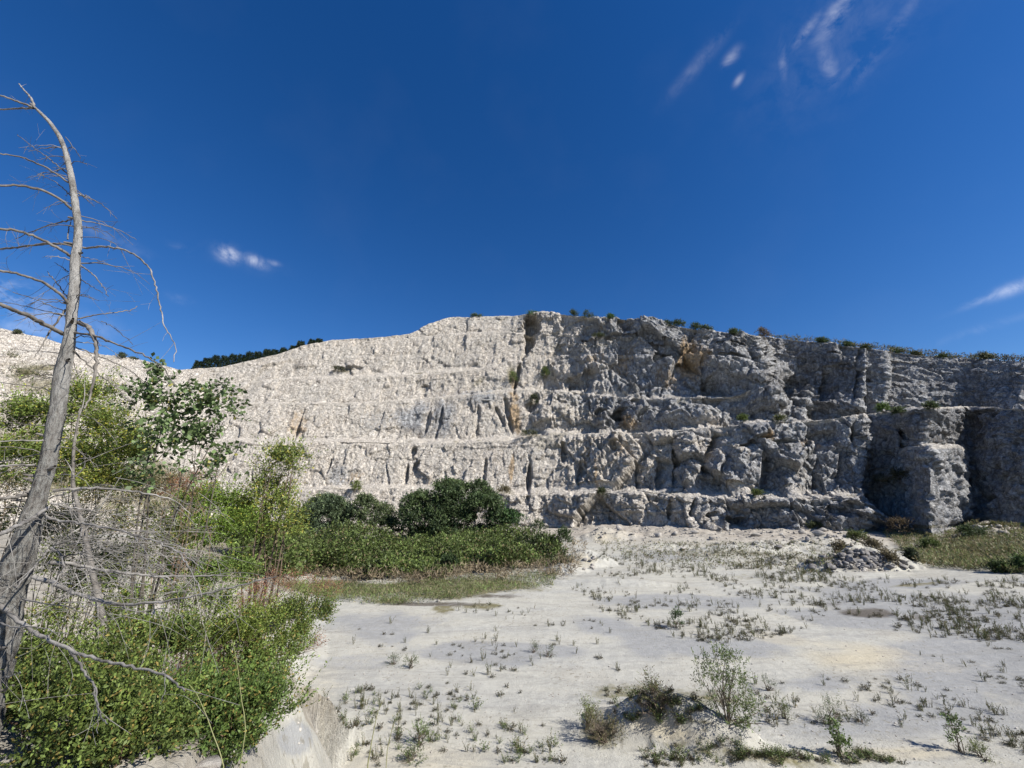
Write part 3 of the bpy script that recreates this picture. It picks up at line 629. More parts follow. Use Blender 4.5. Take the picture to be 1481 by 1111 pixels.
def blob_world(px, py, Y, rxp, ryp, dz=1.0):
    a, k = ray(px, py); dep = Y * CP + k * Y * SP
    rxp = rxp / math.sqrt(1 + ((px - PW / 2) / FPX) ** 2)
    return np.array([a * Y, Y, CAMZ + k * Y]), np.array([rxp, .5 * (rxp + ryp) * dz, ryp]) * dep / FPX * np.array([1, 1, 1.0])
def shrub(name, label, cat, blobs_, n, Ln, nl, ll, lw, base, var=.25, yel=None, group=None, stems=5, wood=(.16, .13, .10), gap=.1, up=.45, seed=1, ground=None, bare=0, wild=0, thick=.03, spread=.9, droop=0.0, lean=0):
    """blobs_: (px,py,Y,rx px,ry px). Crown of leafy shoots on real stems; n = shoots per unit of relative blob area"""
    r = np.random.default_rng(seed)
    B = [blob_world(*b[:5]) for b in blobs_]
    cen = np.mean([b[0] for b in B], 0)
    gx0, gy0 = cen[0] + lean, cen[1]
    g0 = np.array([gx0, gy0, float(gz(np.array([gx0]), np.array([gy0]))[0]) if ground is None else ground]) if not isinstance(ground, tuple) else np.array(ground)
    root = empty(name, g0); tag(root, label, cat, group)
    A = Acc(); wts = np.array([b[3] * b[4] for b in blobs_], float); wts /= wts.sum()
    for (c, R_), w in zip(B, wts):
        m_ = int(n * w * 1.6); u = rdir(m_, r); u[:, 2] = np.where(u[:, 2] < -.55, -u[:, 2], u[:, 2])
        rad = r.random(m_) ** (1 / 2.4)
        P0 = c + u * rad[:, None] * R_
        s = 1.0 / max(R_.mean() * .55, .05)
        k = vnoise(P0[:, 0] * s, P0[:, 1] * s, P0[:, 2] * s, seed) + .5 * vnoise(P0[:, 0] * s * 2.7, P0[:, 1] * s * 2.7, P0[:, 2] * s * 2.7, seed + 3)
        keep = k > np.quantile(k, .375 + gap * .5); P0 = P0[keep]; u = u[keep]; m_ = len(P0)
        D = norm(u * .8 + np.array([0, 0, up]) + r.normal(0, .35, (m_, 3)))
        shoots(A, P0, D, Ln * r.uniform(.6, 1.3, m_), nl, ll, lw, base, var, yel, r, spread, droop)
        if wild:      # long shoots that break the outline
            q_ = int(n * w * wild); u = rdir(q_, r); u[:, 2] = np.abs(u[:, 2]) * 1.2 + .1; u = norm(u)
            shoots(A, c + u * R_ * r.uniform(.7, 1.0, (q_, 1)), norm(u * .6 + np.array([0, 0, .8]) + r.normal(0, .3, (q_, 3))), Ln * 2.1 * r.uniform(.7, 1.5, q_), nl + 5, ll * .9, lw * .85, np.asarray(base) * (1.3, 1.25, 1.1), var, yel, r, spread * .8, .35)
    A.build('foliage', M_LEAF, root, g0)
    if stems:
        S2 = Acc()
        for i in range(stems):
            c, R_ = B[i % len(B)]
            e = c + rdir(1, r)[0] * R_ * .75; e[2] = max(e[2], g0[2] + .3 * (c[2] - g0[2]))
            mid = g0 * .5 + e * .5 + r.normal(0, .12, 3) * np.linalg.norm(e - g0) * .5 + np.array([0, 0, .08 * np.linalg.norm(e - g0)])
            b0 = g0 + np.array([r.normal(0, .04), r.normal(0, .04), -.1]) * (1 + 10 * thick)
            pts = resample([b0, b0 * .6 + mid * .4, mid, e], 9)
            V, F = tube_np(pts, np.linspace(thick, thick * .25, 9) * r.uniform(.6, 1.1), 5); S2.add(V, F, np.array(wood) * r.uniform(.7, 1.2))
            for q in range(3 + bare):
                t0 = r.integers(3, 8); p = pts[t0]; dd = norm(rdir(1, r)[0] + norm(e - g0) * .9 + np.array([0, 0, .3]))
                l_ = R_.mean() * r.uniform(.5, 1.1)
                V, F = tube_np(resample([p, p + dd * l_ * .5 + r.normal(0, .08, 3) * l_, p + dd * l_ + r.normal(0, .2, 3) * l_], 5), np.linspace(thick * .4, thick * .12, 5), 4); S2.add(V, F, np.array(wood) * r.uniform(.7, 1.3))
        S2.build('branches', M_TWIG, root, g0)
    return root

# ------------------------------------------------------------------ the dead tree on the left
mb = Mat('dead_bark', .9, .15); mb.objco()
nb1 = mb.noise(12, 8, .75, sc=(1, 1, .30)); nb2 = mb.noise(40, 5, .75, sc=(1, 1, .3)); nb3 = mb.noise(1.1, 4)
cb = mb.mix(mb.ramp(nb1, [(.36, 0.0), (.6, 1.0)]), (.07, .062, .055), (.19, .175, .155))
cb = mb.mix(mb.ramp(nb2, [(.42, 0.0), (.66, 1.0)]), cb, (.27, .265, .24))
cb = mb.mix(mb.math('MULTIPLY', mb.ramp(nb2, [(.30, 1.0), (.44, 0.0)]), .8), cb, (.05, .042, .035))
geo = mb.n('ShaderNodeNewGeometry').outputs['Position']; sx_ = mb.n('ShaderNodeSeparateXYZ'); mb.link(geo, sx_.inputs[0])
hz = mb.math('MULTIPLY', mb.math('SUBTRACT', sx_.outputs[2], 8.4), .75, clamp=True)      # bark is gone from the upper trunk
cb = mb.mix(mb.math('MULTIPLY', hz, .8), cb, mb.mix(mb.ramp(nb1, [(.32, 0.0), (.55, 1.0)]), (.10, .09, .078), (.36, .345, .32)))
mb.col(cb); mb.bump(mb.math('ADD', mb.math('MULTIPLY', nb1, 1.4), nb2), 1.0, .03)
M_BARK = mb.m
mc = Mat('weathered_branch', .8, .2); mc.objco(); nc1 = mc.noise(7, 6, .7)
mc.col(mc.mix(mc.ramp(nc1, [(.35, 0.0), (.65, 1.0)]), (.10, .09, .078), (.31, .29, .265))); mc.bump(mc.noise(60, 4, .7), .6, .006); M_BRANCH = mc.m
md = Mat('dark_branch', .85, .2); md.objco(); nd1 = md.noise(7, 6, .7)
md.col(md.mix(md.ramp(nd1, [(.35, 0.0), (.65, 1.0)]), (.07, .06, .05), (.22, .20, .175))); M_DBRANCH = md.m
TY_ = 3.4
def tY(py): return np.interp(py, [120, 500, 900, 1200], [3.75, 3.5, 3.3, 3.2])
trunk_px = [(44, 150, 5), (58, 163, 7), (71, 176, 8.5), (85, 196, 10), (94, 218, 11), (102, 251, 12.5), (108, 287, 14), (111, 319, 15), (113, 356, 17), (109, 388, 20), (106, 430, 22), (103, 471, 21), (97, 503, 25), (91, 540, 31), (85, 595, 32),
            (77, 630, 31), (70, 660, 32), (63, 690, 33), (57, 715, 34), (48, 741, 40), (38, 776, 47), (24, 814, 57), (12, 852, 66), (-8, 930, 76), (-26, 1000, 86), (-50, 1120, 104)]
tp = []; trad = []
for (x, y, w) in trunk_px:
    P_ = at(x, y, tY(y)); tp.append(P_); dep = P_[1] * CP + (P_[2] - CAMZ) * SP; trad.append(w / 2 * dep / FPX / math.hypot(1, (x - PW / 2) / FPX) / float(np.interp(y, [300, 600, 900], [1.26, 1.2, 1.08])))
tp = np.array(tp); trad = np.array(trad)
base_g = tp[-1].copy(); 
tree = empty('dead_tree', base_g); tag(tree, 'tall dead leafless tree with cracked grey trunk bending left at its tip', 'tree')
d_ = np.concatenate([[0], np.cumsum(np.linalg.norm(np.diff(tp, axis=0), axis=1))]); tt = np.linspace(0, d_[-1], 420)
TPts = np.stack([np.interp(tt, d_, tp[:, k]) for k in range(3)], 1); TR = np.interp(tt, d_, trad)
for _ in range(12): TPts[1:-1] = (TPts[:-2] + 2 * TPts[1:-1] + TPts[2:]) / 4
TPts[:, 0] += vnoise(TPts[:, 2] * 3, TPts[:, 2] * 0, TPts[:, 2] * 0, 5) * .012
sides = 40; tg = norm(np.gradient(TPts, axis=0)); sv = norm(np.cross(tg, [0, 1.0, 0])); bv = np.cross(tg, sv)
an = np.arange(sides) / sides * 2 * math.pi; CA, SA = np.cos(an)[None], np.sin(an)[None]; zz = TPts[:, 2:3]
amp = np.clip((TR[:, None] - .02) / .12, .06, 1)
tw2 = zz * .9; CA2 = np.cos(an[None] + tw2); SA2 = np.sin(an[None] + tw2)
rn = fbm(CA2 * 3.4, SA2 * 3.4, zz * 1.6, 4, 500, ridged=True) * .20 * np.maximum(amp, .3) + fbm(CA * 6 + 0 * zz, SA * 6 + 0 * zz, zz * 14, 3, 510) * .10
fo, fe = facets(CA * 2.8 + 3 + 0 * zz, SA * 2.8 + 3 + 0 * zz, zz * 5.5, 520, .5)
rn = rn + (fo * .20 - np.clip(.14 - fe, 0, .14) * 1.6) * amp
RR = TR[:, None] * (1 + rn)
TV = TPts[:, None] + RR[..., None] * (CA.T[None, :, :] * 0 + np.cos(an)[None, :, None] * sv[:, None] + np.sin(an)[None, :, None] * bv[:, None])
ii = np.arange(419)[:, None] * sides; jj_ = np.arange(sides)[None]; kk = (jj_ + 1) % sides
TF = np.stack([ii + jj_, ii + kk, ii + sides + kk, ii + sides + jj_], -1).reshape(-1, 4)
mesh_np('trunk', TV.reshape(-1, 3) - base_g, TF, M_BARK, tree)

Z1 = lambda L_: [(x / 2.179, 90 + y / 2.179) for x, y in L_]
Z2 = lambda L_: [(x / 2.016, 560 + y / 2.016) for x, y in L_]
Z3 = lambda L_: [(x / 3.0854, 640 + y / 3.0854) for x, y in L_]
Z4 = lambda L_: [(x / 4.114, 450 + y / 4.114) for x, y in L_]
BR = [  # (points, width px at base, width px at tip, depth change, dark?, twigs)
    (Z1([(105, 143), (60, 125), (30, 114), (-30, 98)]), 3.5, 2, -.2, 0, 1), (Z1([(105, 145), (60, 145), (0, 150), (-60, 152)]), 3, 1.5, .2, 0, 2), (Z1([(108, 142), (103, 125), (95, 110), (75, 88), (60, 68)]), 4, 1.5, .1, 0, 1),
    (Z1([(215, 355), (180, 325), (150, 300), (100, 265), (55, 228)]), 2, .8, .2, 1, 2), (Z1([(218, 380), (160, 340), (100, 310), (40, 292), (-40, 285)]), 3, 2, -.4, 1, 3), (Z1([(222, 420), (200, 400), (180, 380), (120, 350)]), 1.8, .8, .3, 1, 3),
    (Z1([(228, 465), (180, 425), (130, 402), (60, 388), (-50, 388)]), 4.5, 3, -.5, 1, 3), (Z1([(225, 497), (170, 507), (110, 530), (50, 555)]), 2.2, 1, .3, 1, 4), (Z1([(250, 498), (320, 510), (380, 530), (430, 560)]), 1.8, .8, .4, 1, 3),
    (Z1([(225, 612), (180, 585), (100, 545), (50, 530), (-50, 520)]), 5, 3.5, -.5, 1, 4), (Z1([(225, 575), (160, 572), (80, 578), (30, 588), (-50, 592)]), 3.6, 2.5, .4, 1, 4),
    (Z1([(262, 585), (330, 580), (400, 592), (440, 615), (475, 655), (490, 700), (500, 750), (512, 790), (515, 830), (540, 870), (555, 905), (548, 945)]), 3.4, 1.2, -.5, 0, 3),
    (Z1([(228, 775), (190, 730), (150, 700), (100, 680), (50, 665), (-40, 650)]), 5, 3.2, -.5, 1, 5), (Z1([(212, 740), (180, 700), (150, 660)]), 2, 1, .2, 1, 2),
    (Z1([(200, 857), (140, 825), (80, 795), (30, 775), (-60, 740)]), 7.5, 5, -.7, 1, 5), (Z1([(205, 785), (120, 750), (40, 725)]), 1.6, .8, .3, 1, 3), (Z1([(200, 797), (120, 780), (50, 762), (-20, 752)]), 1.6, .8, .5, 1, 3),
    (Z1([(208, 780), (165, 835), (140, 880), (110, 930)]), 3.4, 1.2, -.2, 1, 3), (Z1([(245, 808), (310, 795), (370, 788), (415, 780), (433, 770)]), 2.2, 1, .3, 1, 3), (Z1([(255, 640), (290, 665), (320, 700), (342, 738)]), 2.4, 1, -.3, 1, 2),
    (Z1([(255, 685), (285, 705), (325, 728)]), 1.6, .8, .4, 1, 2), (Z1([(250, 735), (285, 742), (312, 752)]), 1.4, .7, -.4, 1, 2),
    (Z4([(470, 66), (520, 90), (550, 130), (570, 200), (575, 300), (565, 400), (540, 500), (500, 580)]), 7.5, 2.5, -.3, 1, 4), (Z4([(440, 130), (560, 145), (680, 190), (800, 235), (900, 285), (985, 345), (1045, 450)]), 4, 1.4, -.6, 1, 4),
    (Z4([(440, 235), (510, 310), (600, 385), (700, 460), (770, 540)]), 2.6, 1, .4, 1, 4), (Z4([(450, 215), (560, 255), (690, 310), (800, 370), (880, 440)]), 2, .9, .6, 1, 4), (Z4([(600, 60), (680, 100), (740, 150), (790, 200)]), 1.2, .7, .4, 1, 2),
    (Z1([(238, 398), (270, 430), (298, 455)]), 1.6, .7, .2, 1, 1), (Z1([(245, 612), (300, 622), (340, 635)]), 1.3, .7, .3, 1, 1), (Z1([(205, 235), (240, 280), (255, 305)]), 1.2, .6, .3, 0, 1), (Z1([(212, 558), (216, 530), (224, 503)]), 2, 1.2, .1, 1, 0),
    (Z1([(215, 660), (195, 645), (172, 632)]), 1.6, .8, .2, 1, 0), (Z4([(360, 250), (250, 240), (160, 235), (60, 225)]), 1.5, .8, .5, 1, 3), (Z4([(330, 490), (250, 460), (150, 440), (0, 425)]), 1.6, 1, .4, 1, 3), (Z4([(300, 770), (150, 772), (-80, 775)]), 2.4, 1.6, -.3, 0, 3),
    (Z4([(260, 840), (150, 870), (0, 900), (-60, 915)]), 2, 1.2, .2, 0, 3), (Z4([(210, 920), (100, 915), (-60, 930)]), 4, 3, -.3, 0, 3), (Z3([(120, 235), (60, 245), (-60, 250)]), 6.5, 5, -.4, 1, 2),
    (Z3([(215, 290), (130, 350), (50, 385), (-60, 440)]), 5, 6.5, -.9, 0, 3), (Z3([(185, 315), (240, 350), (330, 352), (430, 372), (520, 388), (600, 415), (700, 440), (800, 490), (845, 560), (880, 620), (900, 690)]), 4, 1.6, -.7, 0, 6),
    (Z3([(780, 480), (850, 520), (905, 565)]), 2.4, 1.2, -.2, 0, 2), (Z3([(225, 270), (300, 290), (380, 300), (470, 308)]), 3, 1, .3, 0, 4), (Z3([(235, 215), (330, 205), (470, 205), (600, 218), (700, 235), (790, 262), (850, 320)]), 5, 1.2, .5, 0, 5),
    (Z3([(225, 250), (300, 225), (400, 200)]), 2, .9, -.5, 0, 2), (Z3([(215, 535), (320, 540), (430, 565), (560, 585), (700, 598), (850, 595), (1020, 592)]), 6, 1.4, .3, 0, 6), (Z3([(150, 600), (250, 630), (330, 670), (430, 705), (560, 725), (700, 715), (850, 690), (1000, 655), (1120, 625), (1235, 598)]), 7, 1.5, -.3, 0, 6),
    (Z2([(-40, 600), (0, 635), (60, 685), (120, 725), (200, 765), (260, 785), (340, 808), (420, 818), (480, 840), (520, 865), (538, 885)]), 8, 2.4, -.8, 0, 4), (Z2([(203, 768), (240, 820), (275, 870), (290, 930), (295, 970), (315, 982)]), 4, 1.2, -1.0, 0, 2),
    (Z2([(275, 870), (282, 930), (285, 1010)]), 2.5, .8, -.95, 0, 1), (Z2([(482, 842), (480, 890), (468, 925)]), 1.6, .7, -.8, 0, 1), (Z2([(-20, 852), (20, 846), (60, 835)]), 3, 1.2, -.9, 0, 1), (Z2([(-30, 680), (40, 700), (110, 700), (200, 720)]), 3, 1, -.6, 0, 3),
    (Z3([(230, 470), (270, 500), (290, 560), (260, 600), (215, 690)]), 4, 1.4, -.5, 0, 3), (Z3([(215, 480), (150, 560), (70, 650)]), 3.4, 1.6, -.7, 0, 3), (Z3([(240, 460), (330, 430), (430, 400)]), 2.4, .8, -.4, 0, 4), (Z3([(600, 420), (650, 480), (665, 570)]), 2, .8, -.8, 0, 2),
    (Z3([(260, 510), (350, 500), (450, 470), (560, 480)]), 2.2, .8, -.2, 0, 4), (Z3([(740, 600), (790, 630), (830, 665)]), 1.8, .8, .1, 0, 1), (Z3([(270, 640), (330, 600), (420, 560), (520, 500), (620, 430), (720, 350)]), 2, .7, .2, 0, 4),
    (Z3([(230, 330), (300, 380), (380, 420), (470, 430), (560, 470)]), 2, .7, .1, 0, 4), (Z3([(100, 700), (200, 720), (330, 740), (430, 780)]), 2.4, .9, -.6, 0, 4), (Z3([(500, 720), (620, 760), (720, 740), (820, 780)]), 1.8, .7, -.2, 0, 3)]
rb = np.random.default_rng(31)
def px_path(pts, Y0_, dY):
    L_ = np.linspace(0, 1, len(pts)); return np.array([at(x, y, Y0_ + dY * t) for (x, y), t in zip(pts, L_)])
for bi, (pts, w0, w1, dY, dark, tw) in enumerate(BR):
    y0 = tY(pts[0][1]); raw = px_path(pts, y0, dY); n = max(10, len(pts) * 5)
    C_ = resample(raw, n); C_[1:-1] += rb.normal(0, .0035, (n - 2, 3))
    dep = C_[:, 1] * CP + (C_[:, 2] - CAMZ) * SP
    A = Acc(); V, F = tube_np(C_, np.linspace(w0, w1, n) / 2 * dep / FPX / 1.15, 7, .25, bi); A.add(V, F, (1, 1, 1))
    ln = np.linalg.norm(C_[-1] - C_[0])
    for q in range(int(tw * 1.6 + 1)):
        i0 = rb.integers(2, n - 1); tgd = norm(C_[min(i0 + 1, n - 1)] - C_[i0 - 1]); dd = norm(tgd * .7 + rdir(1, rb)[0] * .75 + np.array([0, 0, -.15]))
        l_ = min(ln * .45, .45) * rb.uniform(.25, 1.0); w_ = max(.35, min(w1, 1.4) * .45)
        p = C_[i0]; T_ = resample([p, p + dd * l_ * .5 + rb.normal(0, .05, 3) * l_, p + dd * l_ + rb.normal(0, .14, 3) * l_ + np.array([0, 0, -.1 * l_])], 6)
        V, F = tube_np(T_, np.linspace(w_, .3, 6) / 2 * 3.2 / FPX, 4); A.add(V, F, (1, 1, 1))
        if q % 2 == 0:
            p = T_[3]; d2 = norm(dd + rdir(1, rb)[0] * .7)
            V, F = tube_np(resample([p, p + d2 * l_ * .25, p + d2 * l_ * .5 + rb.normal(0, .05, 3) * l_], 4), np.linspace(w_ * .6, .25, 4) / 2 * 3.2 / FPX, 4); A.add(V, F, (1, 1, 1))
    A.build('branch', M_DBRANCH if dark else M_BRANCH, tree, base_g)
# many thin drooping side branches along the whole trunk, and broken stubs
for q in range(46):
    i0 = int(rb.integers(60, 330)); p = TPts[i0]; side = -1 if rb.random() < .5 else 1
    l_ = rb.uniform(.18, .62) * (1.0 if i0 > 120 else .6); dy_ = rb.normal(0, .4)
    d0 = norm(np.array([side, dy_, rb.uniform(-.05, .45)]))
    T_ = resample([p, p + d0 * l_ * .35, p + d0 * l_ * .7 + np.array([0, 0, -.14 * l_]), p + d0 * l_ + np.array([0, 0, -.42 * l_]) + rb.normal(0, .05, 3) * l_], 14); T_[1:-1] += rb.normal(0, .004, (12, 3))
    A = Acc(); V, F = tube_np(T_, np.linspace(rb.uniform(1.3, 2.6), .5, 14) / 2 * 3.3 / FPX, 6, .2, q); A.add(V, F, (1, 1, 1))
    for w_i in range(4):
        j0 = int(rb.integers(3, 13)); dd = norm(norm(T_[j0] - T_[j0 - 1]) + rdir(1, rb)[0] * .9); ls = l_ * rb.uniform(.12, .35)
        V, F = tube_np(resample([T_[j0], T_[j0] + dd * ls * .5, T_[j0] + dd * ls + np.array([0, 0, -.1 * ls])], 4), np.linspace(.8, .35, 4) / 2 * 3.3 / FPX, 4); A.add(V, F, (1, 1, 1))
    A.build('branch', M_DBRANCH if rb.random() < .75 else M_BRANCH, tree, base_g)
for q in range(16):
    i0 = int(rb.integers(120, 400)); p = TPts[i0]; d0 = norm(np.array([rb.choice([-1, 1]) * 1.0, rb.uniform(-.9, .3), rb.uniform(0, .4)])); l_ = TR[i0] + rb.uniform(.03, .09)
    V, F = tube_np(np.array([p, p + d0 * l_ * .7, p + d0 * l_]), [.016, .011, .008], 7, .3, q); A = Acc(); A.add(V, F, (1, 1, 1)); A.build('branch_stub', M_DBRANCH, tree, base_g)
# fine dead twig tangle around the lower trunk (too many and too fine to count)
A = Acc()
for q in range(330):
    x = rb.triangular(10, 90, 330); y = rb.normal(790, 55) + (x - 150) * .05
    if y < 672 or y > 905: continue
    Y_ = tY(y) + rb.uniform(-.5, 1.1); p = at(x, y, Y_); ang = rb.normal(0.0, .38) + (math.pi if rb.random() < .2 else 0)
    l_ = rb.uniform(.12, .7) ; dd = np.array([math.cos(ang), rb.normal(0, .4), math.sin(ang) * .8 - .1]); dd = norm(dd)
    T_ = resample([p, p + dd * l_ * .4 + rb.normal(0, .03, 3) * l_ + np.array([0, 0, .05]) * l_, p + dd * l_ * .75 + rb.normal(0, .05, 3) * l_, p + dd * l_ + np.array([0, 0, -.12]) * l_], 7)
    V, F = tube_np(T_, np.linspace(rb.uniform(.4, 1.2), .25, 7) / 2 * 3.2 / FPX, 4); A.add(V, F, (1, 1, 1))
tw_ = A.build('twigs', M_BRANCH, tree, base_g); tag(tw_, kind='stuff')
# second thin dead stem behind the trunk
st = empty('dead_sapling', at(150, 905, 4.6)); tag(st, 'thin dark leafless stem rising just right of the big dead trunk', 'tree')
C_ = resample([at(150, 905, 4.6), at(128, 800, 4.6), at(105, 700, 4.6), at(106, 650, 4.6), at(116, 590, 4.6)], 40)
V, F = tube_np(C_, np.linspace(8, 2.2, 40) / 2 * 4.4 / FPX, 10, .3, 9)
mesh_np('trunk', V - np.array(st.location), F, M_DBRANCH, st)
A = Acc()
for q in range(26):
    i0 = rb.integers(4, 38); p = C_[i0]; dd = norm(rdir(1, rb)[0] + np.array([.4, 0, .1])); l_ = rb.uniform(.2, .7)
    V, F = tube_np(resample([p, p + dd * l_ * .5 + rb.normal(0, .05, 3), p + dd * l_], 6), np.linspace(2, .6, 6) / 2 * 4.4 / FPX, 4); A.add(V, F, (1, 1, 1))
A.build('branches', M_BRANCH, st, tuple(st.location))

# ------------------------------------------------------------------ shrubs on the near bank
GREEN = (.092, .125, .031); YG = (.175, .215, .035); OLIVE = (.105, .125, .035); DKG = (.055, .095, .028); RED = (.22, .07, .04)
NEAR = [  # blobs, density, colour, label
    ([(30, 1035, 3.6, 70, 34), (95, 1070, 3.4, 60, 40)], 2300, GREEN, 'bright green leafy bush filling the bottom left corner below the dead tree'),
    ([(150, 1010, 4.2, 60, 36), (130, 970, 4.5, 40, 18)], 1900, GREEN, 'green bush under the long pale dead branch that droops to the right'),
    ([(60, 960, 4.4, 46, 22), (20, 985, 4.2, 30, 16)], 900, (.11, .145, .035), 'low green bush at the foot of the big dead trunk'),
    ([(200, 1080, 3.6, 60, 40), (160, 1100, 3.4, 50, 26)], 1900, GREEN, 'deep green bush at the bottom edge, left of the curved straw stalk'),
    ([(300, 1060, 4.2, 66, 42), (350, 1040, 4.5, 50, 30)], 2400, (.075, .115, .028), 'dense green bush whose right side leans over the pale slope, behind the straight stalk'),
    ([(390, 1010, 5.0, 26, 16), (420, 1028, 5.0, 20, 6)], 420, (.11, .15, .04), 'small green shoots reaching right over the pale slope at the bush edge'),
    ([(378, 1040, 4.9, 34, 18), (345, 1085, 4.3, 30, 18)], 900, (.085, .125, .03), 'green bush spilling down the pale slope at the bottom edge, right of the stalks'),
    ([(425, 935, 7.4, 30, 16), (385, 975, 6.2, 34, 16)], 900, (.105, .14, .03), 'green bush hanging down toward the white floor below the tip of the bank'),
    ([(240, 950, 5.2, 66, 32), (190, 930, 5.4, 50, 24)], 2300, GREEN, 'bright green bush in the middle of the bank, above the hooked branch tip'),
    ([(330, 935, 6.0, 54, 26), (370, 915, 6.4, 40, 20)], 1800, (.12, .155, .032), 'light green bush between the pale boulders and the quarry floor'),
    ([(415, 905, 7.5, 42, 28), (450, 890, 8.0, 30, 26)], 1900, GREEN, 'green bush at the tip of the bank where it meets the white floor'),
    ([(400, 945, 6.6, 50, 14), (350, 965, 6.0, 40, 14)], 1000, (.10, .14, .03), 'darker low bush hanging over the edge of the white floor'),
    ([(270, 1010, 4.9, 40, 26), (230, 1020, 4.6, 30, 20)], 900, (.07, .11, .03), 'shaded dark green bush in the hollow between the two big green bushes'),
    ([(130, 900, 6.2, 50, 16), (60, 905, 6.0, 40, 16)], 650, OLIVE, 'sparse olive bush behind the base of the dead trunk'),
    ([(300, 880, 7.2, 44, 18), (255, 872, 7.4, 40, 14)], 900, (.10, .14, .035), 'small green bush just below the long straight dead branch'),
]
for i, (bl, n, c, lab) in enumerate(NEAR):
    bl = [(b[0], b[1], b[2], b[3] * .88, b[4] * .84) for b in bl]
    shrub('bush', lab, 'bush', bl, int(n * .9), .22, 12, .034, .019, c, .28, (.09, (.27, .21, .06)), 'green bushes on the near bank', stems=10, thick=.012, seed=100 + i, gap=.8, wild=.07, lean=-(max(0, bl[0][0] - 330) / 45.0), up=.7, wood=(.14, .09, .06))
MIDL = [
    ('shrub', [(60, 700, 8.5, 60, 22), (150, 720, 8.5, 60, 20), (230, 715, 8.5, 50, 22)], 1100, (.11, .105, .045), (.25, (.24, .18, .08)), 'olive brown scrub behind the twig tangle, under the yellow green shrub'),
    ('shrub', [(100, 770, 7.6, 60, 24), (200, 760, 7.8, 50, 20), (30, 760, 7.4, 40, 24)], 1000, (.095, .11, .04), (.2, (.26, .2, .08)), 'shaded olive scrub deep inside the twig tangle'),
    ('shrub', [(40, 620, 6.4, 50, 36), (20, 680, 6.2, 50, 34)], 1300, (.12, .16, .035), (.10, (.33, .30, .05)), 'olive green shrub left of the leaning dead trunk'),
    ('shrub', [(130, 590, 7.0, 40, 30), (160, 640, 6.6, 46, 34), (120, 680, 6.4, 40, 30)], 1800, (.13, .17, .035), (.14, (.36, .33, .05)), 'yellow green shrub just right of the dead trunk, mixed with bare twigs'),
    ('shrub', [(150, 700, 6.0, 40, 14), (185, 665, 6.2, 26, 16)], 600, (.15, .185, .035), (.2, (.34, .31, .06)), 'lime yellow shrub above the uppermost pale horizontal branch'),
    ('shrub', [(300, 740, 8.5, 50, 30), (345, 770, 8.5, 40, 22), (285, 780, 8, 40, 24)], 2100, (.125, .185, .032), (.06, (.34, .32, .05)), 'rounded green shrub at the end of the long pale branches'),
    ('shrub', [(230, 790, 7.4, 40, 24), (180, 820, 7, 44, 20), (110, 810, 6.4, 40, 26)], 900, OLIVE, (.1, (.30, .27, .06)), 'thin olive shrub seen through the tangle of dead twigs'),
    ('shrub', [(265, 835, 8, 40, 18), (330, 835, 8, 50, 16)], 1000, (.11, .16, .035), (.05, (.30, .28, .05)), 'low green shrub between the two lowest straight dead branches'),
    ('shrub', [(140, 845, 6.8, 40, 14), (200, 870, 6.8, 30, 10)], 450, (.12, .17, .03), (.1, (.33, .3, .05)), 'small green shrub below the branch tangle beside the bare earth'),
]
for i, (nm, bl, n, c, yl, lab) in enumerate(MIDL):
    shrub(nm, lab, 'shrub', bl, n, .24, 10, .042, .022, c, .3, yl, 'shrubs around the dead tree', stems=5, thick=.011, seed=140 + i, gap=.30, wild=.05, up=.4, wood=(.09, .07, .05), bare=2)
shrub('young_poplar', 'young poplar with round dark green leaves standing before the pale left wall', 'tree',
      [(236, 560, 5.6, 34, 26), (215, 600, 5.6, 40, 30), (270, 600, 5.6, 36, 34), (312, 590, 5.8, 26, 34), (300, 640, 5.8, 34, 30), (250, 650, 5.5, 36, 30), (225, 690, 5.4, 26, 16), (320, 680, 5.8, 16, 20)], 540, .25, 8, .062, .056, (.095, .135, .05), .35, (.04, (.32, .30, .08)), stems=10, thick=.016, seed=161, gap=.5, up=.15, wood=(.10, .085, .065), bare=1, spread=1.1, droop=.3)
shrub('willow_shrub', 'slender yellow green shrub rising in front of the dark thicket', 'shrub',
      [(405, 675, 9, 24, 22), (425, 668, 9, 16, 12), (385, 715, 9, 30, 26), (365, 750, 9, 34, 24), (410, 760, 9, 26, 30)], 1500, .30, 9, .055, .028, (.14, .18, .04), .28, (.18, (.36, .32, .07)), stems=12, thick=.026, seed=162, wild=.06, gap=.3, up=.5, wood=(.15, .11, .08), bare=2)
for i, (bl, n, lab) in enumerate([([(400, 850, 9, 26, 18), (430, 845, 9, 20, 12)], 330, 'rusty red dry shrub in front of the dark thicket'), ([(470, 858, 9.5, 24, 12), (450, 850, 9.5, 14, 10)], 300, 'rusty red dry twigs at the tip of the bank beside green leaves'),
                                  ([(370, 870, 8, 24, 20)], 300, 'dry reddish brown shrub left of the rusty red one'), ([(458, 933, 8.2, 8, 6)], 60, 'tiny red leaved plant at the edge of the white floor'), ([(322, 975, 6, 20, 14), (290, 990, 5.5, 16, 8)], 160, 'withered pink brown twigs in the gap between green bushes'),
                                  ([(260, 715, 7.5, 30, 16), (290, 700, 7.6, 20, 10)], 300, 'brown withered shrub beneath the young poplar')]):
    shrub('dry_shrub', lab, 'shrub', bl, n, .2, 8, .03, .010, (.24, .11, .065), .35, (.3, (.26, .19, .12)), 'dried out shrubs on the bank', stems=16, thick=.009, seed=170 + i, lean=-(max(0, bl[0][0] - 330) / 45.0), gap=.2, up=.6, wood=(.26, .17, .12), bare=5)

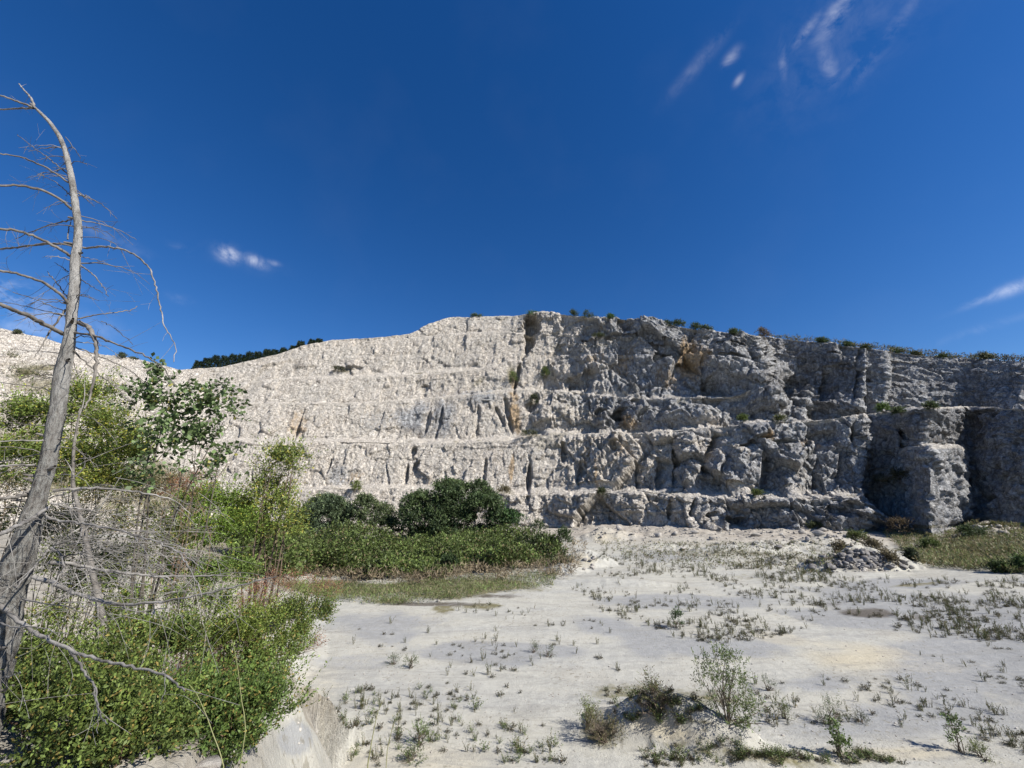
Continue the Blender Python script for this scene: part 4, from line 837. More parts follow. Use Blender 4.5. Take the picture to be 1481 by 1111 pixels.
# tall dry stalks in the foreground
ms_ = Mat('straw', .7, .2); ms_.col((.34, .36, .15)) if False else None
ms_.b.inputs['Base Color'].default_value = (.24, .235, .11, 1); M_STRAW = ms_.m
def stalk(pts, Y_, w, lab, head=0):
    P_ = resample([at(x, y, Y_) for x, y in pts], 24); o = P_[0]; P_ = np.concatenate([[P_[0] + np.array([0, 0, -.35])], P_])
    V, F = tube_np(P_, np.linspace(w, w * .35, 25) / 2 * Y_ / FPX, 5)
    ob = mesh_np('dry_stalk', V - o, F, M_STRAW); ob.location = tuple(o)
    tag(ob, lab, 'stalk', 'tall dry grass stalks')
stalk(Z2([(652, 1105), (640, 1060), (620, 1010), (605, 965), (590, 930), (572, 890), (552, 868)]), 3.2, 1.4, 'tall straw coloured stalk curving left over the green bush')
stalk(Z2([(716, 1000), (712, 950), (705, 920), (695, 830), (685, 770), (676, 735)]), 3.3, 1.1, 'straight upright straw stalk in front of the green bush')
stalk([(532, 1105), (538, 1070), (546, 1030), (556, 1010)], 5, 1.6, 'thin dry stalk against the pale sand at the bottom')
stalk([(560, 1085), (568, 1050), (580, 1022)], 5.5, 1.0, 'shorter faint stalk beside the thin dry stalk on the sand')
# ------------------------------------------------------------------ lookup of the cliff surface
CQX, CQY, CQD = proj(CLIFF[..., 0], CLIFF[..., 1], CLIFF[..., 2])
def cliff_at(px, py, r=3.0):
    m_ = (np.abs(CQX - px) < r) & (np.abs(CQY - py) < r) & (CQD > 1)
    if not m_.any(): return cliff_at(px, py, r * 2) if r < 30 else at(px, py, 95)
    i = np.argmin(np.where(m_, CLIFF[..., 1], 1e9)); return CLIFF.reshape(-1, 3)[i].astype(float)
def far_shrub(name, lab, cat, blobs_, n, ll, c, group=None, seed=1, Y=None, ground=None, stems=4, wood=(.12, .10, .08), gap=.15, var=.3, yel=None, up=.4, thick=.05, Ln=None, nl=6):
    bl = [(b[0], b[1], Y, b[2], b[3]) for b in blobs_]
    return shrub(name, lab, cat, bl, n, Ln or ll * 3, nl, ll, ll * .6, c, var, yel, group, stems, wood, gap, up, seed, ground, 0, thick)
# big dark shrubs behind the thicket
FB = [([(470, 745, 36, 26), (440, 756, 26, 18), (500, 755, 26, 22), (470, 772, 50, 12), (480, 735, 16, 14)], 1900, (.085, .115, .062), 82, 'bluish dark green shrub, leftmost behind the bramble thicket'),
      ([(545, 752, 24, 22), (525, 735, 18, 16), (560, 765, 24, 14)], 800, (.085, .11, .05), 82, 'loose half bare shrub between the two big dark ones'),
      ([(612, 745, 34, 32), (655, 730, 34, 32), (640, 758, 50, 26), (690, 712, 16, 14), (640, 776, 60, 12), (648, 708, 20, 12)], 3000, (.070, .100, .042), 80, 'large dark green shrub, highest of those behind the thicket'),
      ([(700, 740, 30, 28), (722, 757, 18, 18), (700, 775, 30, 12)], 1200, (.072, .104, .044), 79, 'dark green shrub with a rounded right side, below the cliff ledge'),
      ([(738, 752, 12, 10)], 200, (.045, .085, .03), 78, 'small green outlier at the right end of the dark shrubs')]
for i, (bl, n, c, Y_, lab) in enumerate(FB):
    x, y, z = at(bl[0][0], 785, Y_); far_shrub('large_shrub', lab, 'shrub', bl, int(n * 2.3), .34, c, 'dark shrubs under the quarry wall', 200 + i, Y_, Ln=.9, ground=float(gz(np.array([x]), np.array([Y_]))[0]), stems=8, thick=.12, gap=.32 if i != 1 else .6, nl=8)
for i, (bl, Y_, c, lab) in enumerate([([(778, 770, 11, 16), (783, 785, 16, 12)], 62, (.045, .07, .02), 'upright dark green shrub right of the thicket'), ([(816, 781, 13, 14)], 60, (.04, .065, .02), 'small dark round shrub, rightmost beside the thicket'), ([(798, 790, 12, 12)], 60, (.06, .085, .025), 'low green shrub between the upright one and the round one'),
                                      ([(650, 818, 10, 12)], 50, (.03, .05, .018), 'dark spot of a shrub at the front edge of the thicket'), ([(715, 795, 12, 10)], 56, (.075, .10, .03), 'olive shrub on the right end of the thicket')]):
    g_ = at(bl[0][0], 800, Y_); far_shrub('small_shrub', lab, 'shrub', bl, 420, .17, c, 'small shrubs beside the thicket', 220 + i, Y_, ground=float(gz(g_[:1], g_[1:2])[0]), stems=5, thick=.05)
# bramble thicket: one dense ground-covering mass
def in_poly(px, py, poly):
    poly = np.array(poly); ins = np.zeros(px.shape, bool); j = len(poly) - 1
    for i in range(len(poly)):
        xi, yi = poly[i]; xj, yj = poly[j]
        ins ^= ((yi > py) != (yj > py)) & (px < (xj - xi) * (py - yi) / (yj - yi + 1e-9) + xi); j = i
    return ins
def scatter(poly, n, r, persp=True):
    poly = np.array(poly, float); out = []
    x = r.uniform(poly[:, 0].min(), poly[:, 0].max(), n * 3); y = r.uniform(poly[:, 1].min(), poly[:, 1].max(), n * 3)
    k = in_poly(x, y, poly); return x[k][:n], y[k][:n]
r5 = np.random.default_rng(55)
def cover(name, poly, n, hgt, ll, lw, c, nl, Ln, up, var=.3, yel=None, nscale=4, lo=0.0):
    x, y = scatter(poly, n, r5); X_, Y_, Z_ = Gv(x, y)
    h = hgt * np.clip(.6 + .8 * vnoise(X_ / nscale, Y_ / nscale, X_ * 0, 66) + .3 * vnoise(X_, Y_, X_ * 0, 67), .12, 1.3) * (lo + (1 - lo) * r5.random(len(X_)) ** .5)
    P0 = np.stack([X_, Y_, Z_ + h], 1); D = norm(r5.normal(0, 1, P0.shape) * (1, 1, .5) + np.array([0, 0, up]))
    cc = np.asarray(c) * (1 + .35 * vnoise(X_ / 2.5, Y_ / 2.5, X_ * 0, 68))[:, None]
    A = Acc(); shoots(A, P0, D, Ln, nl, ll, lw, cc, var, yel, r5); o = A.build(name, M_LEAF); tag(o, kind='stuff'); return o
TH = [(330, 796), (400, 780), (470, 788), (560, 784), (650, 782), (740, 784), (800, 802), (825, 814), (790, 822), (720, 834), (680, 826), (640, 840), (600, 838), (540, 842), (500, 838), (440, 838), (400, 845), (345, 830)]
cover('bramble_thicket', TH, 19000, 3.0, .30, .19, (.088, .118, .032), 6, .8, 1.2, .32, (.08, (.20, .16, .08)), nscale=7)
cover('dry_grass', [(400, 832), (480, 834), (560, 826), (640, 832), (720, 800), (800, 790), (850, 800), (830, 838), (700, 844), (600, 852), (500, 850)], 2000, .9, .5, .07, (.21, .165, .105), 4, .5, 1.5, .3, nscale=2)
cover('green_grass', [(390, 850), (470, 846), (560, 850), (700, 838), (810, 828), (800, 850), (700, 862), (640, 872), (560, 878), (480, 872)], 5200, .12, .30, .04, (.12, .155, .05), 3, .3, 2.5, .3, (.3, (.26, .22, .12)), nscale=2)
cover('meadow_grass', [(1275, 772), (1340, 764), (1481, 762), (1540, 770), (1540, 836), (1440, 830), (1330, 822), (1310, 800)], 8500, .25, .42, .08, (.125, .145, .055), 3, .35, 2.0, .35, (.4, (.27, .22, .12)), nscale=3)
cover('scree_weeds', [(850, 782), (1000, 786), (1240, 792), (1230, 812), (1190, 830), (1000, 822), (900, 806)], 1500, .12, .24, .08, (.11, .12, .045), 4, .3, 1.5, .4, (.3, (.25, .19, .12)), nscale=3)
for i, (px, py, rx, ry, c, lab) in enumerate([(1305, 764, 24, 13, (.10, .075, .045), 'brownish bush at the foot of the sunlit rock block'), (1240, 778, 16, 7, (.09, .11, .035), 'flat green bush behind the dark rubble heap'), (1345, 790, 14, 6, (.075, .10, .03), 'low green bush in the middle of the right meadow'),
                                              (1408, 772, 22, 9, (.055, .08, .03), 'dark green bush near the pale rocks at the far right'), (1447, 824, 9, 6, (.06, .085, .028), 'small round bush at the near edge of the right meadow'), (1477, 820, 9, 9, (.06, .09, .03), 'small bush cut by the right edge of the picture'),
                                              (1318, 806, 6, 5, (.03, .04, .02), 'tiny dark bush at the left end of the meadow'), (1180, 762, 12, 4, (.07, .08, .035), 'small flat bush on the scree under the right wall')]):
    x, y, z = G(px, py + ry); Y_ = y
    far_shrub('meadow_bush', lab, 'bush', [(px, py, rx, ry)], 420, .17, c, 'bushes on the right meadow', 240 + i, Y_, ground=z, stems=5, thick=.04, wood=(.2, .15, .1))

# ------------------------------------------------------------------ plants on the rim and on the wall
RIM = [(771, 453, 8, 4, DKG, 'low shrub on the very top of the cliff above the dark notch'), (830, 452, 5, 6, (.035, .05, .02), 'small upright tree on the skyline, left of the larger rim tree'), (852, 454, 9, 9, (.035, .05, .02), 'largest dark tree on the skyline at the middle of the rim'),
       (690, 457, 9, 2.5, (.05, .07, .03), 'tiny low shrub on the skyline left of the notch'), (883, 458, 5, 2.5, DKG, 'tiny skyline bush right of the largest rim tree'), (968, 468, 9, 5, (.035, .05, .02), 'round dark skyline bush, left one of a close pair'), (983, 467, 8, 5.5, (.035, .05, .02), 'round dark skyline bush, right one of a close pair'),
       (1007, 472, 8, 5, (.035, .05, .02), 'dark skyline bush just right of the close pair'), (1022, 475, 8, 4, (.04, .055, .02), 'flat dark skyline bush above the grey middle wall'), (1062, 480, 7, 3, (.05, .07, .03), 'flat small bush between the dark pair and the brown shrub'), (1105, 480, 7.5, 8, (.085, .068, .05), 'brownish leafless shrub standing alone on the rim'),
       (1190, 493, 7, 3.5, (.04, .06, .02), 'dark flat bush on the rim where the right wall begins'), (1226, 499, 9, 3, (.04, .06, .02), 'dark flat bush on the right rim above the shaded wall'), (1252, 504, 5, 2.5, (.04, .05, .02), 'very small dark bush on the right rim'), (1298, 508, 15, 3.5, (.05, .07, .025), 'wide low bush on the right rim'),
       (1325, 513, 9, 2.5, (.05, .06, .025), 'low bush right of the wide rim bush'), (1425, 516, 13, 5, (.07, .075, .035), 'bushy shrub on the rim near the right edge'), (1365, 517, 9, 2.5, (.045, .06, .02), 'thin low bush on the right rim'), (176, 514, 5, 3.5, (.05, .06, .03), 'small bush on the left skyline behind the dead tree'),
       (193, 520, 4, 2.5, (.05, .06, .03), 'tiny bush on the left skyline next to another'), (25, 481, 4, 2.5, (.05, .06, .03), 'tiny bush on the skyline at the far left'), (16, 500, 7, 2.5, (.05, .06, .03), 'low bush on the pale slope at the far left')]
for i, (px, py, rx, ry, c, lab) in enumerate(RIM):
    p = cliff_at(px, float(np.interp(px, *np.array(L6).T)) + 2); 
    far_shrub('rim_shrub', lab, 'shrub', [(px - rx * .3, py + ry * .45, rx * .6, ry * .9), (px + rx * .4, py + ry * .65, rx * .55, ry * .6)], 380, .26, np.array(c) * 1.25, 'shrubs along the quarry rim', 260 + i, p[1] + 1.2, ground=p[2] - .2, stems=5, thick=.05, gap=.35, Ln=.9, nl=5)
WALLP = [(772, 580, 6, 9, (.035, .045, .02), 'dark bush in a recess of the middle wall'), (789, 541, 5, 9, (.09, .12, .03), 'light green bush on the wall below the notch'), (742, 548, 6, 10, (.09, .12, .03), 'green bush in the gully beside the gravel cone'), (1278, 591, 9, 5, (.09, .14, .03), 'bright green bush on the main ledge at right'),
         (1300, 596, 10, 3, (.06, .08, .03), 'darker low bush on the main ledge right of the bright one'), (1298, 692, 22, 11, (.075, .07, .035), 'brown green bush on the small ledge beside the sunlit block'), (765, 628, 11, 4, (.07, .075, .035), 'olive bush on the ledge below the recess'), (490, 535, 9, 3, (.06, .06, .035), 'flat dark bush on the upper left wall'),
         (728, 710, 8, 5, (.13, .11, .06), 'dry bush on the lowest ledge in the middle'), (1074, 606, 5, 3, (.09, .12, .03), 'little green bush on the ledge under the grey slab'), (1128, 607, 7, 3, (.09, .10, .04), 'little bush on the ledge near the shaded wall'), (870, 712, 4, 2.5, (.06, .07, .03), 'tiny dark bush on the lowest ledge'), (1346, 589, 8, 3, (.06, .08, .03), 'small bush below the shaded upper wall'),
         (865, 487, 9, 3, (.06, .07, .03), 'flat bush under the rim at the middle'), (1095, 715, 6, 3, (.08, .10, .03), 'small green bush on the slope under the right wall'), (515, 705, 6, 7, (.13, .16, .045), 'yellow green bush on the ledge above the dark shrubs')]
for i, (px, py, rx, ry, c, lab) in enumerate(WALLP):
    p = cliff_at(px, py + ry * .6)
    far_shrub('wall_shrub', lab, 'shrub', [(px, py, rx, ry)], 260, .22, c, 'bushes rooted in the quarry wall', 290 + i, p[1] - .3, ground=(p[0], p[1], p[2] - .3), stems=4, thick=.05)
# dark conifers behind the left part of the rim
PN = [(288, 528, 8), (300, 524, 9), (313, 521, 11), (326, 521, 9), (338, 519, 10), (350, 519, 9), (362, 516, 10), (374, 515, 9), (387, 512, 10), (398, 511, 7), (411, 508, 6), (436, 498, 6), (425, 504, 4), (452, 495, 4), (462, 493, 3)]
r6 = np.random.default_rng(66)
for i, (px, py, hh) in enumerate(PN):
    p = cliff_at(px, float(np.interp(px, *np.array(L6).T)) + 2); Yp = p[1] + 3; top_ = at(px, py - hh * .55, Yp); base_ = np.array([top_[0], Yp, p[2] - 1.0]); H = top_[2] - base_[2]
    root = empty('pine_tree', base_); tag(root, 'dark pine in the row that peeks over the left rim', 'tree', 'pines behind the left rim')
    n = 700; t = r6.random(n) ** 1.1; rad = (1 - t * .8) * 1.7 * r6.uniform(.5, 1, n); an_ = r6.random(n) * 6.283
    P0 = base_ + np.stack([np.cos(an_) * rad, np.sin(an_) * rad, (.02 + .96 * t) * H], 1); D = norm(np.stack([np.cos(an_), np.sin(an_), .5 + 0 * t], 1))
    A = Acc(); shoots(A, P0, D, .7, 5, .42, .2, (.022, .036, .018), .3, None, r6); A.build('crown', M_LEAF, root, base_)
    V, F = tube_np(np.array([[0, 0, -.5], [0, 0, H * .5], [0, 0, H * .93]]), [.22, .15, .04], 7); A = Acc(); A.add(V, F, (.09, .07, .05)); A.build('trunk', M_TWIG, root)
# low scrub fringe on the right rim
A = Acc(); xs = r6.uniform(1095, 1530, 1900); rp_x = np.interp(xs, CQX[NRW - 24], CLIFF[NRW - 24, :, 0]); rp_y = np.interp(xs, CQX[NRW - 24], CLIFF[NRW - 24, :, 1]); rp_z = np.interp(xs, CQX[NRW - 24], CLIFF[NRW - 24, :, 2])
P0 = np.stack([rp_x + 1.2, rp_y + r6.uniform(-.5, 2.5, len(xs)), rp_z + .35 + r6.uniform(-.1, .5, len(xs)) * (1 + vnoise(xs / 20, xs * 0, xs * 0, 5))], 1)
shoots(A, P0, norm(r6.normal(0, .8, P0.shape) + np.array([0, 0, 1])), .5, 5, .30, .14, (.075, .085, .04), .4, (.4, (.24, .19, .11)), r6)
tag(A.build('rim_scrub', M_LEAF), kind='stuff')
# scrub on the far left slope
A = Acc(); q = []
for (cx, cy, rx, ry, n) in [(45, 540, 40, 9, 260), (100, 545, 40, 14, 160), (30, 575, 40, 12, 200), (150, 560, 50, 16, 160), (60, 600, 60, 14, 200), (150, 610, 60, 20, 120), (20, 512, 20, 4, 60)]:
    for _ in range(n // 6): q.append(cliff_at(r6.normal(cx, rx * .5), r6.normal(cy, ry * .5)))
q = np.repeat(np.array(q), 9, axis=0); q += r6.normal(0, .55, q.shape)
shoots(A, q, norm(r6.normal(0, .6, q.shape) + np.array([0, -.3, 1])), .5, 5, .28, .15, (.085, .10, .04), .4, (.3, (.22, .18, .10)), r6)
tag(A.build('slope_scrub', M_LEAF), kind='stuff')

# ------------------------------------------------------------------ grey gravel cone on the upper ledge
p = cliff_at(712, 569); hp = np.array([p[0] * (p[1] + 4) / p[1], p[1] + 4, p[2] - 1.1])
nr, ns = 26, 60; rr_ = np.linspace(0, 1, nr)[:, None]; an_ = np.linspace(0, 2 * math.pi, ns, endpoint=False)[None]
xx = rr_ * np.cos(an_) * 5.6; yy = rr_ * np.sin(an_) * 4.4; zz_ = 4.6 * (1 - rr_) ** 1.05 - .5 + fbm(xx * .8, yy * .8, xx * 0, 4, 700) * .4 + 0 * an_
V = np.stack([xx, yy, zz_], -1).reshape(-1, 3); i = np.arange(nr - 1)[:, None] * ns; j = np.arange(ns)[None]; k = (j + 1) % ns
F = np.stack([i + j, i + ns + j, i + ns + k, i + k], -1).reshape(-1, 4)
mg = Mat('grey_gravel', .95, .1); g1 = mg.noise(2.5, 7, .8); mg.col(mg.mix(g1, (.20, .195, .185), (.34, .33, .31))); mg.bump(mg.noise(3, 6, .7), .8, .2)
o = mesh_np('gravel_heap', V, F, mg.m); o.location = tuple(hp); tag(o, 'grey cone of gravel heaped on the upper ledge', 'gravel heap')

# ------------------------------------------------------------------ rocks
mr = Mat('rock', .95, .1); mr.objco(); oi = mr.n('ShaderNodeObjectInfo').outputs['Random']; r1_ = mr.noise(2.2, 6, .7); r2_ = mr.noise(9, 5, .7)
cr = mr.mix(mr.ramp(r1_, [(.35, 0.0), (.65, 1.0)]), (.28, .25, .22), (.44, .41, .36)); cr = mr.mix(mr.math('MULTIPLY', oi, .35), cr, (.20, .19, .185)); mr.col(cr); mr.bump(r2_, .8, .04); M_STONE = mr.m
mdk = Mat('dark_rock', .95, .1); mdk.objco(); q1 = mdk.noise(2.2, 6, .7); mdk.col(mdk.mix(mdk.ramp(q1, [(.35, 0.0), (.65, 1.0)]), (.11, .10, .095), (.27, .255, .24))); mdk.bump(mdk.noise(9, 5, .7), .8, .04); M_DSTONE = mdk.m
def rock_np(seed, sub=2):
    import bmesh
    bm = bmesh.new(); bmesh.ops.create_icosphere(bm, subdivisions=sub, radius=1); V = np.array([v.co[:] for v in bm.verts]); F = np.array([[v.index for v in f.verts] for f in bm.faces]); bm.free()
    r = np.random.default_rng(seed)
    for _ in range(15):        # cleave with random planes
        d = norm(r.normal(size=3)); h = r.uniform(.33, .66); s = V @ d; V = V - np.outer(np.maximum(s - h, 0), d)
    V = V * r.uniform(.6, 1.15, 3) * (1 + .12 * vnoise(V[:, 0] * 2, V[:, 1] * 2, V[:, 2] * 2, seed))[:, None]
    return V, F
RK = [rock_np(900 + i) for i in range(8)]
protos = []; DM = {}
r7 = np.random.default_rng(77)
def put_rock(px, py, size, lab, grp=None, gxyz=None, col_mat=None):
    x, y, z = gxyz or G(px, py); i = int(r7.integers(0, 8))
    while len(protos) < 8: 
        me_o = mesh_np('rock', RK[len(protos)][0], RK[len(protos)][1], M_STONE); bpy.data.objects.remove(me_o); protos.append([m2 for m2 in bpy.data.meshes if m2.name.startswith('rock')][-1])
    o = bpy.data.objects.new('rock', protos[i]); COL.objects.link(o); o.location = (x, y, z + size * .2); o.scale = (size * r7.uniform(.8, 1.3), size * r7.uniform(.8, 1.2), size * r7.uniform(.55, .9)); o.rotation_euler = (r7.uniform(-.3, .3), r7.uniform(-.3, .3), r7.uniform(0, 6))
    if col_mat:
        if 'd' + str(i) not in DM: m3 = protos[i].copy(); m3.materials.clear(); m3.materials.append(M_DSTONE); DM['d' + str(i)] = m3
        o.data = DM['d' + str(i)]
    tag(o, lab, 'rock', grp); return o
put_rock(633, 872, .42, 'small white stone standing at the front edge of the grass strip')
put_rock(228 + 60, 845, .35, 'white stone among the bushes below the long dead branch', gxyz=(-3.9, 5.9, 6.0))
for (px, py, Y_, s, lab) in [(330, 905, 7.2, .34, 'pale boulder showing between green bushes on the bank'), (385, 893, 7.6, .40, 'long pale boulder next to the rusty shrub'), (215, 885, 6.4, .42, 'bright pale rock slab left of the green bushes on the bank'), (300, 1100, 3.9, .2, 'pale stone at the bottom edge under the bush')]:
    q_ = at(px, py, Y_); put_rock(0, 0, s, lab, gxyz=(q_[0], q_[1], q_[2] - s * .3))
for i in range(150):
    px = r7.uniform(760, 1255); py = 764 + abs(r7.normal(0, 12)) + (px - 850) * .02
    put_rock(px, py, r7.uniform(.2, .5) * (2.2 if r7.random() < .14 else 1), 'pale block of fallen rock on the scree below the ' + ('middle wall' if px < 930 else 'right half of the wall'), 'fallen blocks on the scree')
for i in range(120):
    px = r7.normal(1245, 32); py = 826 - abs(r7.normal(0, 1)) * 10
    put_rock(px, py, r7.uniform(.25, .75), 'dark angular block in the rubble heap before the right wall', 'blocks of the dark rubble heap', col_mat=1)
for i in range(14):
    put_rock(r7.normal(1440, 18), r7.normal(772, 4), r7.uniform(.4, .9), 'pale block in the small rock pile at the far right', 'blocks of the far right rock pile')
for i in range(16):
    put_rock(r7.normal(850, 16), r7.normal(822, 6), r7.uniform(.2, .5), 'pale lump of rock on the small spoil mound', 'lumps on the small spoil mound')
for i, (px, py) in enumerate([(1222, 800), (1262, 797), (1285, 815)]):
    x, y, z = G(px, py); far_shrub('dry_brush', ['dry brush on the left of the dark rubble heap', 'dry brush on top of the dark rubble heap', 'dry brush at the right foot of the dark rubble heap'][i], 'brush', [(px, py - 3, 16, 8)], 300, .2, (.12, .10, .06), 'dry brush on the rubble heap', 330 + i, y, ground=z, stems=7, thick=.03, gap=.3)
# small rubble and pebbles: one mass
A = Acc(); V1, F1 = rock_np(955, 1)
def rubble(n, fx, fy, smin, smax):
    px = fx(n); py = fy(n); X_, Y_, Z_ = Gv(px, py)
    s = smin * (smax / smin) ** (r7.random(n) ** 2)
    for k in range(0, n):
        a0 = r7.uniform(0, 6); c_, s_ = math.cos(a0), math.sin(a0)
        Vv = V1 * s[k] * r7.uniform(.6, 1.2, 3); Vv = np.stack([Vv[:, 0] * c_ - Vv[:, 1] * s_, Vv[:, 0] * s_ + Vv[:, 1] * c_, Vv[:, 2] * .7], 1)
        A.add(Vv + np.array([X_[k], Y_[k], Z_[k] + s[k] * .1]), F1, (1, 1, 1))
rubble(1900, lambda n: r7.uniform(830, 1250, n), lambda n: r7.triangular(742, 764, 808, n), .08, .38)
rubble(260, lambda n: r7.normal(1245, 26, n), lambda n: 828 - np.abs(r7.normal(0, 10, n)), .15, .45)
rubble(1900, lambda n: r7.uniform(430, 1480, n), lambda n: r7.uniform(830, 1110, n), .015, .085)
tag(A.build('rubble', M_STONE), kind='stuff')

# ------------------------------------------------------------------ weeds on the quarry floor
def weed_mesh(seed, kind):
    r = np.random.default_rng(seed); A = Acc()
    if kind == 0:     # upright stalks with narrow leaves
        for s_ in range(r.integers(4, 9)):
            b = np.array([r.normal(0, .10), r.normal(0, .10), -.03]); h = r.uniform(.45, 1.0); d = norm(np.array([r.normal(0, .22), r.normal(0, .22), 1]))
            V, F = tube_np(np.array([b, b + d * h * .5, b + d * h]), [.012, .009, .004], 3); A.add(V, F, (.16, .14, .07))
            c = np.array([.085, .105, .036]) * r.uniform(.6, 1.25)
            shoots(A, (b + d * h * .1)[None], d[None], h * .9, 13, .15, .04, c, .2, (.2, (.22, .17, .09)), r, spread=.6)
    elif kind == 1:   # low cushion
        n = 26; u = rdir(n, r); u[:, 2] = np.abs(u[:, 2]) * .8 + .15
        shoots(A, u * .04, norm(u), .30 * r.uniform(.6, 1.3, n), 4, .13, .045, (.062, .066, .032), .3, (.35, (.12, .09, .058)), r, spread=.7)
    else:             # leafy clump
        n = 16; u = rdir(n, r); u[:, 2] = np.abs(u[:, 2]) + .6
        shoots(A, u * .05, norm(u), .65 * r.uniform(.5, 1.3, n), 9, .12, .055, (.09, .12, .038), .25, (.12, (.24, .2, .1)), r, spread=.9)
    return A
WM = []
for i in range(10):
    o = weed_mesh(800 + i, [0, 0, 0, 0, 1, 1, 1, 1, 2, 2][i]).build('weed', M_LEAF); WM.append(o.data); bpy.data.objects.remove(o)
r8 = np.random.default_rng(88)
W_ = []
def field(n, poly, smin, smax, kinds, place):
    x, y = scatter(poly, n * 5, r8); X_, Y_, Z_ = Gv(x, y); k = (fbm(X_ / 2.5, Y_ / 2.5, X_ * 0, 3, 810) + r8.normal(0, .17, len(X_))) > .06
    X_, Y_, Z_ = X_[k][:n], Y_[k][:n], Z_[k][:n]
    for a, b, c in zip(X_, Y_, Z_): W_.append((a, b, c, r8.uniform(smin, smax) * (1 if r8.random() > .12 else 1.4), r8.choice(kinds), place))
U, CU, LC = [0, 1, 2, 3], [4, 5, 6, 7], [8, 9]
field(210, [(460, 1010), (620, 985), (860, 1010), (880, 1111), (500, 1111)], .22, .48, U + CU + LC, 'on the sand at the bottom centre')
field(70, [(500, 880), (620, 895), (880, 930), (900, 985), (600, 985), (480, 940)], .22, .5, U + CU, 'on the grey band left of centre')
field(60, [(640, 880), (860, 860), (960, 900), (900, 920), (700, 900)], .2, .45, CU + U, 'on the white sand in the middle')
field(560, [(820, 850), (900, 838), (1200, 845), (1200, 905), (1060, 940), (930, 915)], .25, .55, CU + U, 'on the middle floor')
field(900, [(840, 790), (1220, 790), (1200, 845), (860, 838)], .3, .75, CU + U, 'near the scree')
field(700, [(1200, 838), (1520, 842), (1520, 930), (1330, 930), (1200, 880)], .28, .6, CU + U, 'on the grey floor before the meadow')
field(120, [(1330, 930), (1520, 930), (1520, 1111), (1330, 1040)], .22, .45, CU + U, 'on the grey floor at the right edge')
field(60, [(1080, 970), (1330, 990), (1330, 1080), (1100, 1060)], .2, .6, CU + U, 'on the pale floor right of the sapling')
field(90, [(840, 990), (1000, 985), (1040, 1060), (1000, 1075), (860, 1040)], .25, .5, CU + LC, 'in the brown scrub around the sapling')
field(170, [(850, 1060), (860, 1085), (1060, 1096), (1250, 1090), (1320, 1111), (850, 1111)], .2, .42, CU + LC, 'along the bottom edge beside the yellow mound')
W_.sort(key=lambda w: -w[3] / w[1])
stuff = Acc(); cnt = 0
WD = []
for me in WM:
    v = np.empty(len(me.vertices) * 3, np.float32); me.vertices.foreach_get('co', v); f = np.empty(len(me.polygons) * 4, np.int32); me.loops.foreach_get('vertex_index', f)
    c_ = np.empty(len(me.vertices) * 4, np.float32); me.color_attributes['tint'].data.foreach_get('color', c_); WD.append((v.reshape(-1, 3), f.reshape(-1, 4), c_.reshape(-1, 4)[:, :3]))
for (a, b, c, s, k, place) in W_:
    rz = r8.uniform(0, 6.28)
    if cnt < 290:
        o = bpy.data.objects.new('weed', WM[k]); COL.objects.link(o); o.location = (a, b, c); o.scale = (s * r8.uniform(.8, 1.2), s * r8.uniform(.8, 1.2), s); o.rotation_euler = (0, 0, rz)
        tag(o, ['upright green weed stalks', 'low brownish weed cushion', 'leafy green weed clump'][0 if k < 4 else 1 if k < 8 else 2] + ' ' + place, 'weed', 'weed tufts on the quarry floor'); cnt += 1
    else:
        v, f, cc = WD[k]; keep = r8.random(len(f)) < np.clip(30 / b, .35, 1); f = f[keep]
        ids, inv = np.unique(f.ravel(), return_inverse=True); v = v[ids]; cc = cc[ids]; f = inv.reshape(-1, 4)
        cs, sn = math.cos(rz), math.sin(rz); g = 1 + .3 * (1 - np.clip(30 / b, .35, 1))
        stuff.add(np.stack([v[:, 0] * cs - v[:, 1] * sn, v[:, 0] * sn + v[:, 1] * cs, v[:, 2]], 1) * s * g + np.array([a, b, c]), f, cc * r8.uniform(.7, 1.2))
tag(stuff.build('far_weeds', M_LEAF), kind='stuff')

# ------------------------------------------------------------------ the sapling and named plants of the foreground floor
def gplant(name, lab, cat, px, pyb, blobs_, n, Ln, nl, ll, lw, c, seed, group=None, stems=5, thick=.012, gap=.3, yel=None, wood=(.15, .12, .09), bare=1, up=.6, var=.3):
    x, y, z = G(px, pyb)
    return shrub(name, lab, cat, [(b[0], b[1], y, b[2], b[3]) for b in blobs_], n, Ln, nl, ll, lw, c, var, yel, group, stems, wood, gap, up, seed, (x, y, z), bare, thick)
gplant('willow_sapling', 'slim young willow with airy grey green leaves on the pale floor', 'tree', 1056, 1062, [(1040, 965, 24, 20), (1065, 968, 16, 18), (1030, 990, 24, 18), (1062, 1000, 30, 24), (1050, 1030, 24, 20), (1085, 1035, 20, 24), (1015, 968, 14, 14), (1075, 1055, 24, 14)], 640, .32, 10, .085, .030, (.10, .135, .045), 601, stems=14, thick=.03, gap=.4, yel=(.12, (.25, .24, .12)), bare=2)
gplant('scrub_bush', 'brown green scrub bush with one taller leafy shoot, left of the sapling', 'bush', 955, 1045, [(950, 1012, 24, 18), (940, 985, 7, 16), (970, 1025, 20, 12), (930, 1025, 16, 10)], 300, .3, 8, .075, .026, (.095, .105, .042), 602, stems=12, thick=.016, gap=.35, yel=(.35, (.19, .14, .09)), bare=4)
gplant('scrub_bush', 'low brown scrub bush at the left foot of the yellow mound', 'bush', 880, 1078, [(878, 1062, 26, 16), (858, 1050, 14, 18)], 330, .24, 8, .06, .022, (.11, .11, .045), 603, stems=12, thick=.012, yel=(.4, (.19, .15, .09)), bare=4)
gplant('leafy_plant', 'round green leafy plant on the sand at the bottom centre left', 'plant', 607, 1085, [(607, 1065, 13, 14)], 130, .22, 9, .06, .02, (.10, .14, .04), 604, stems=6)
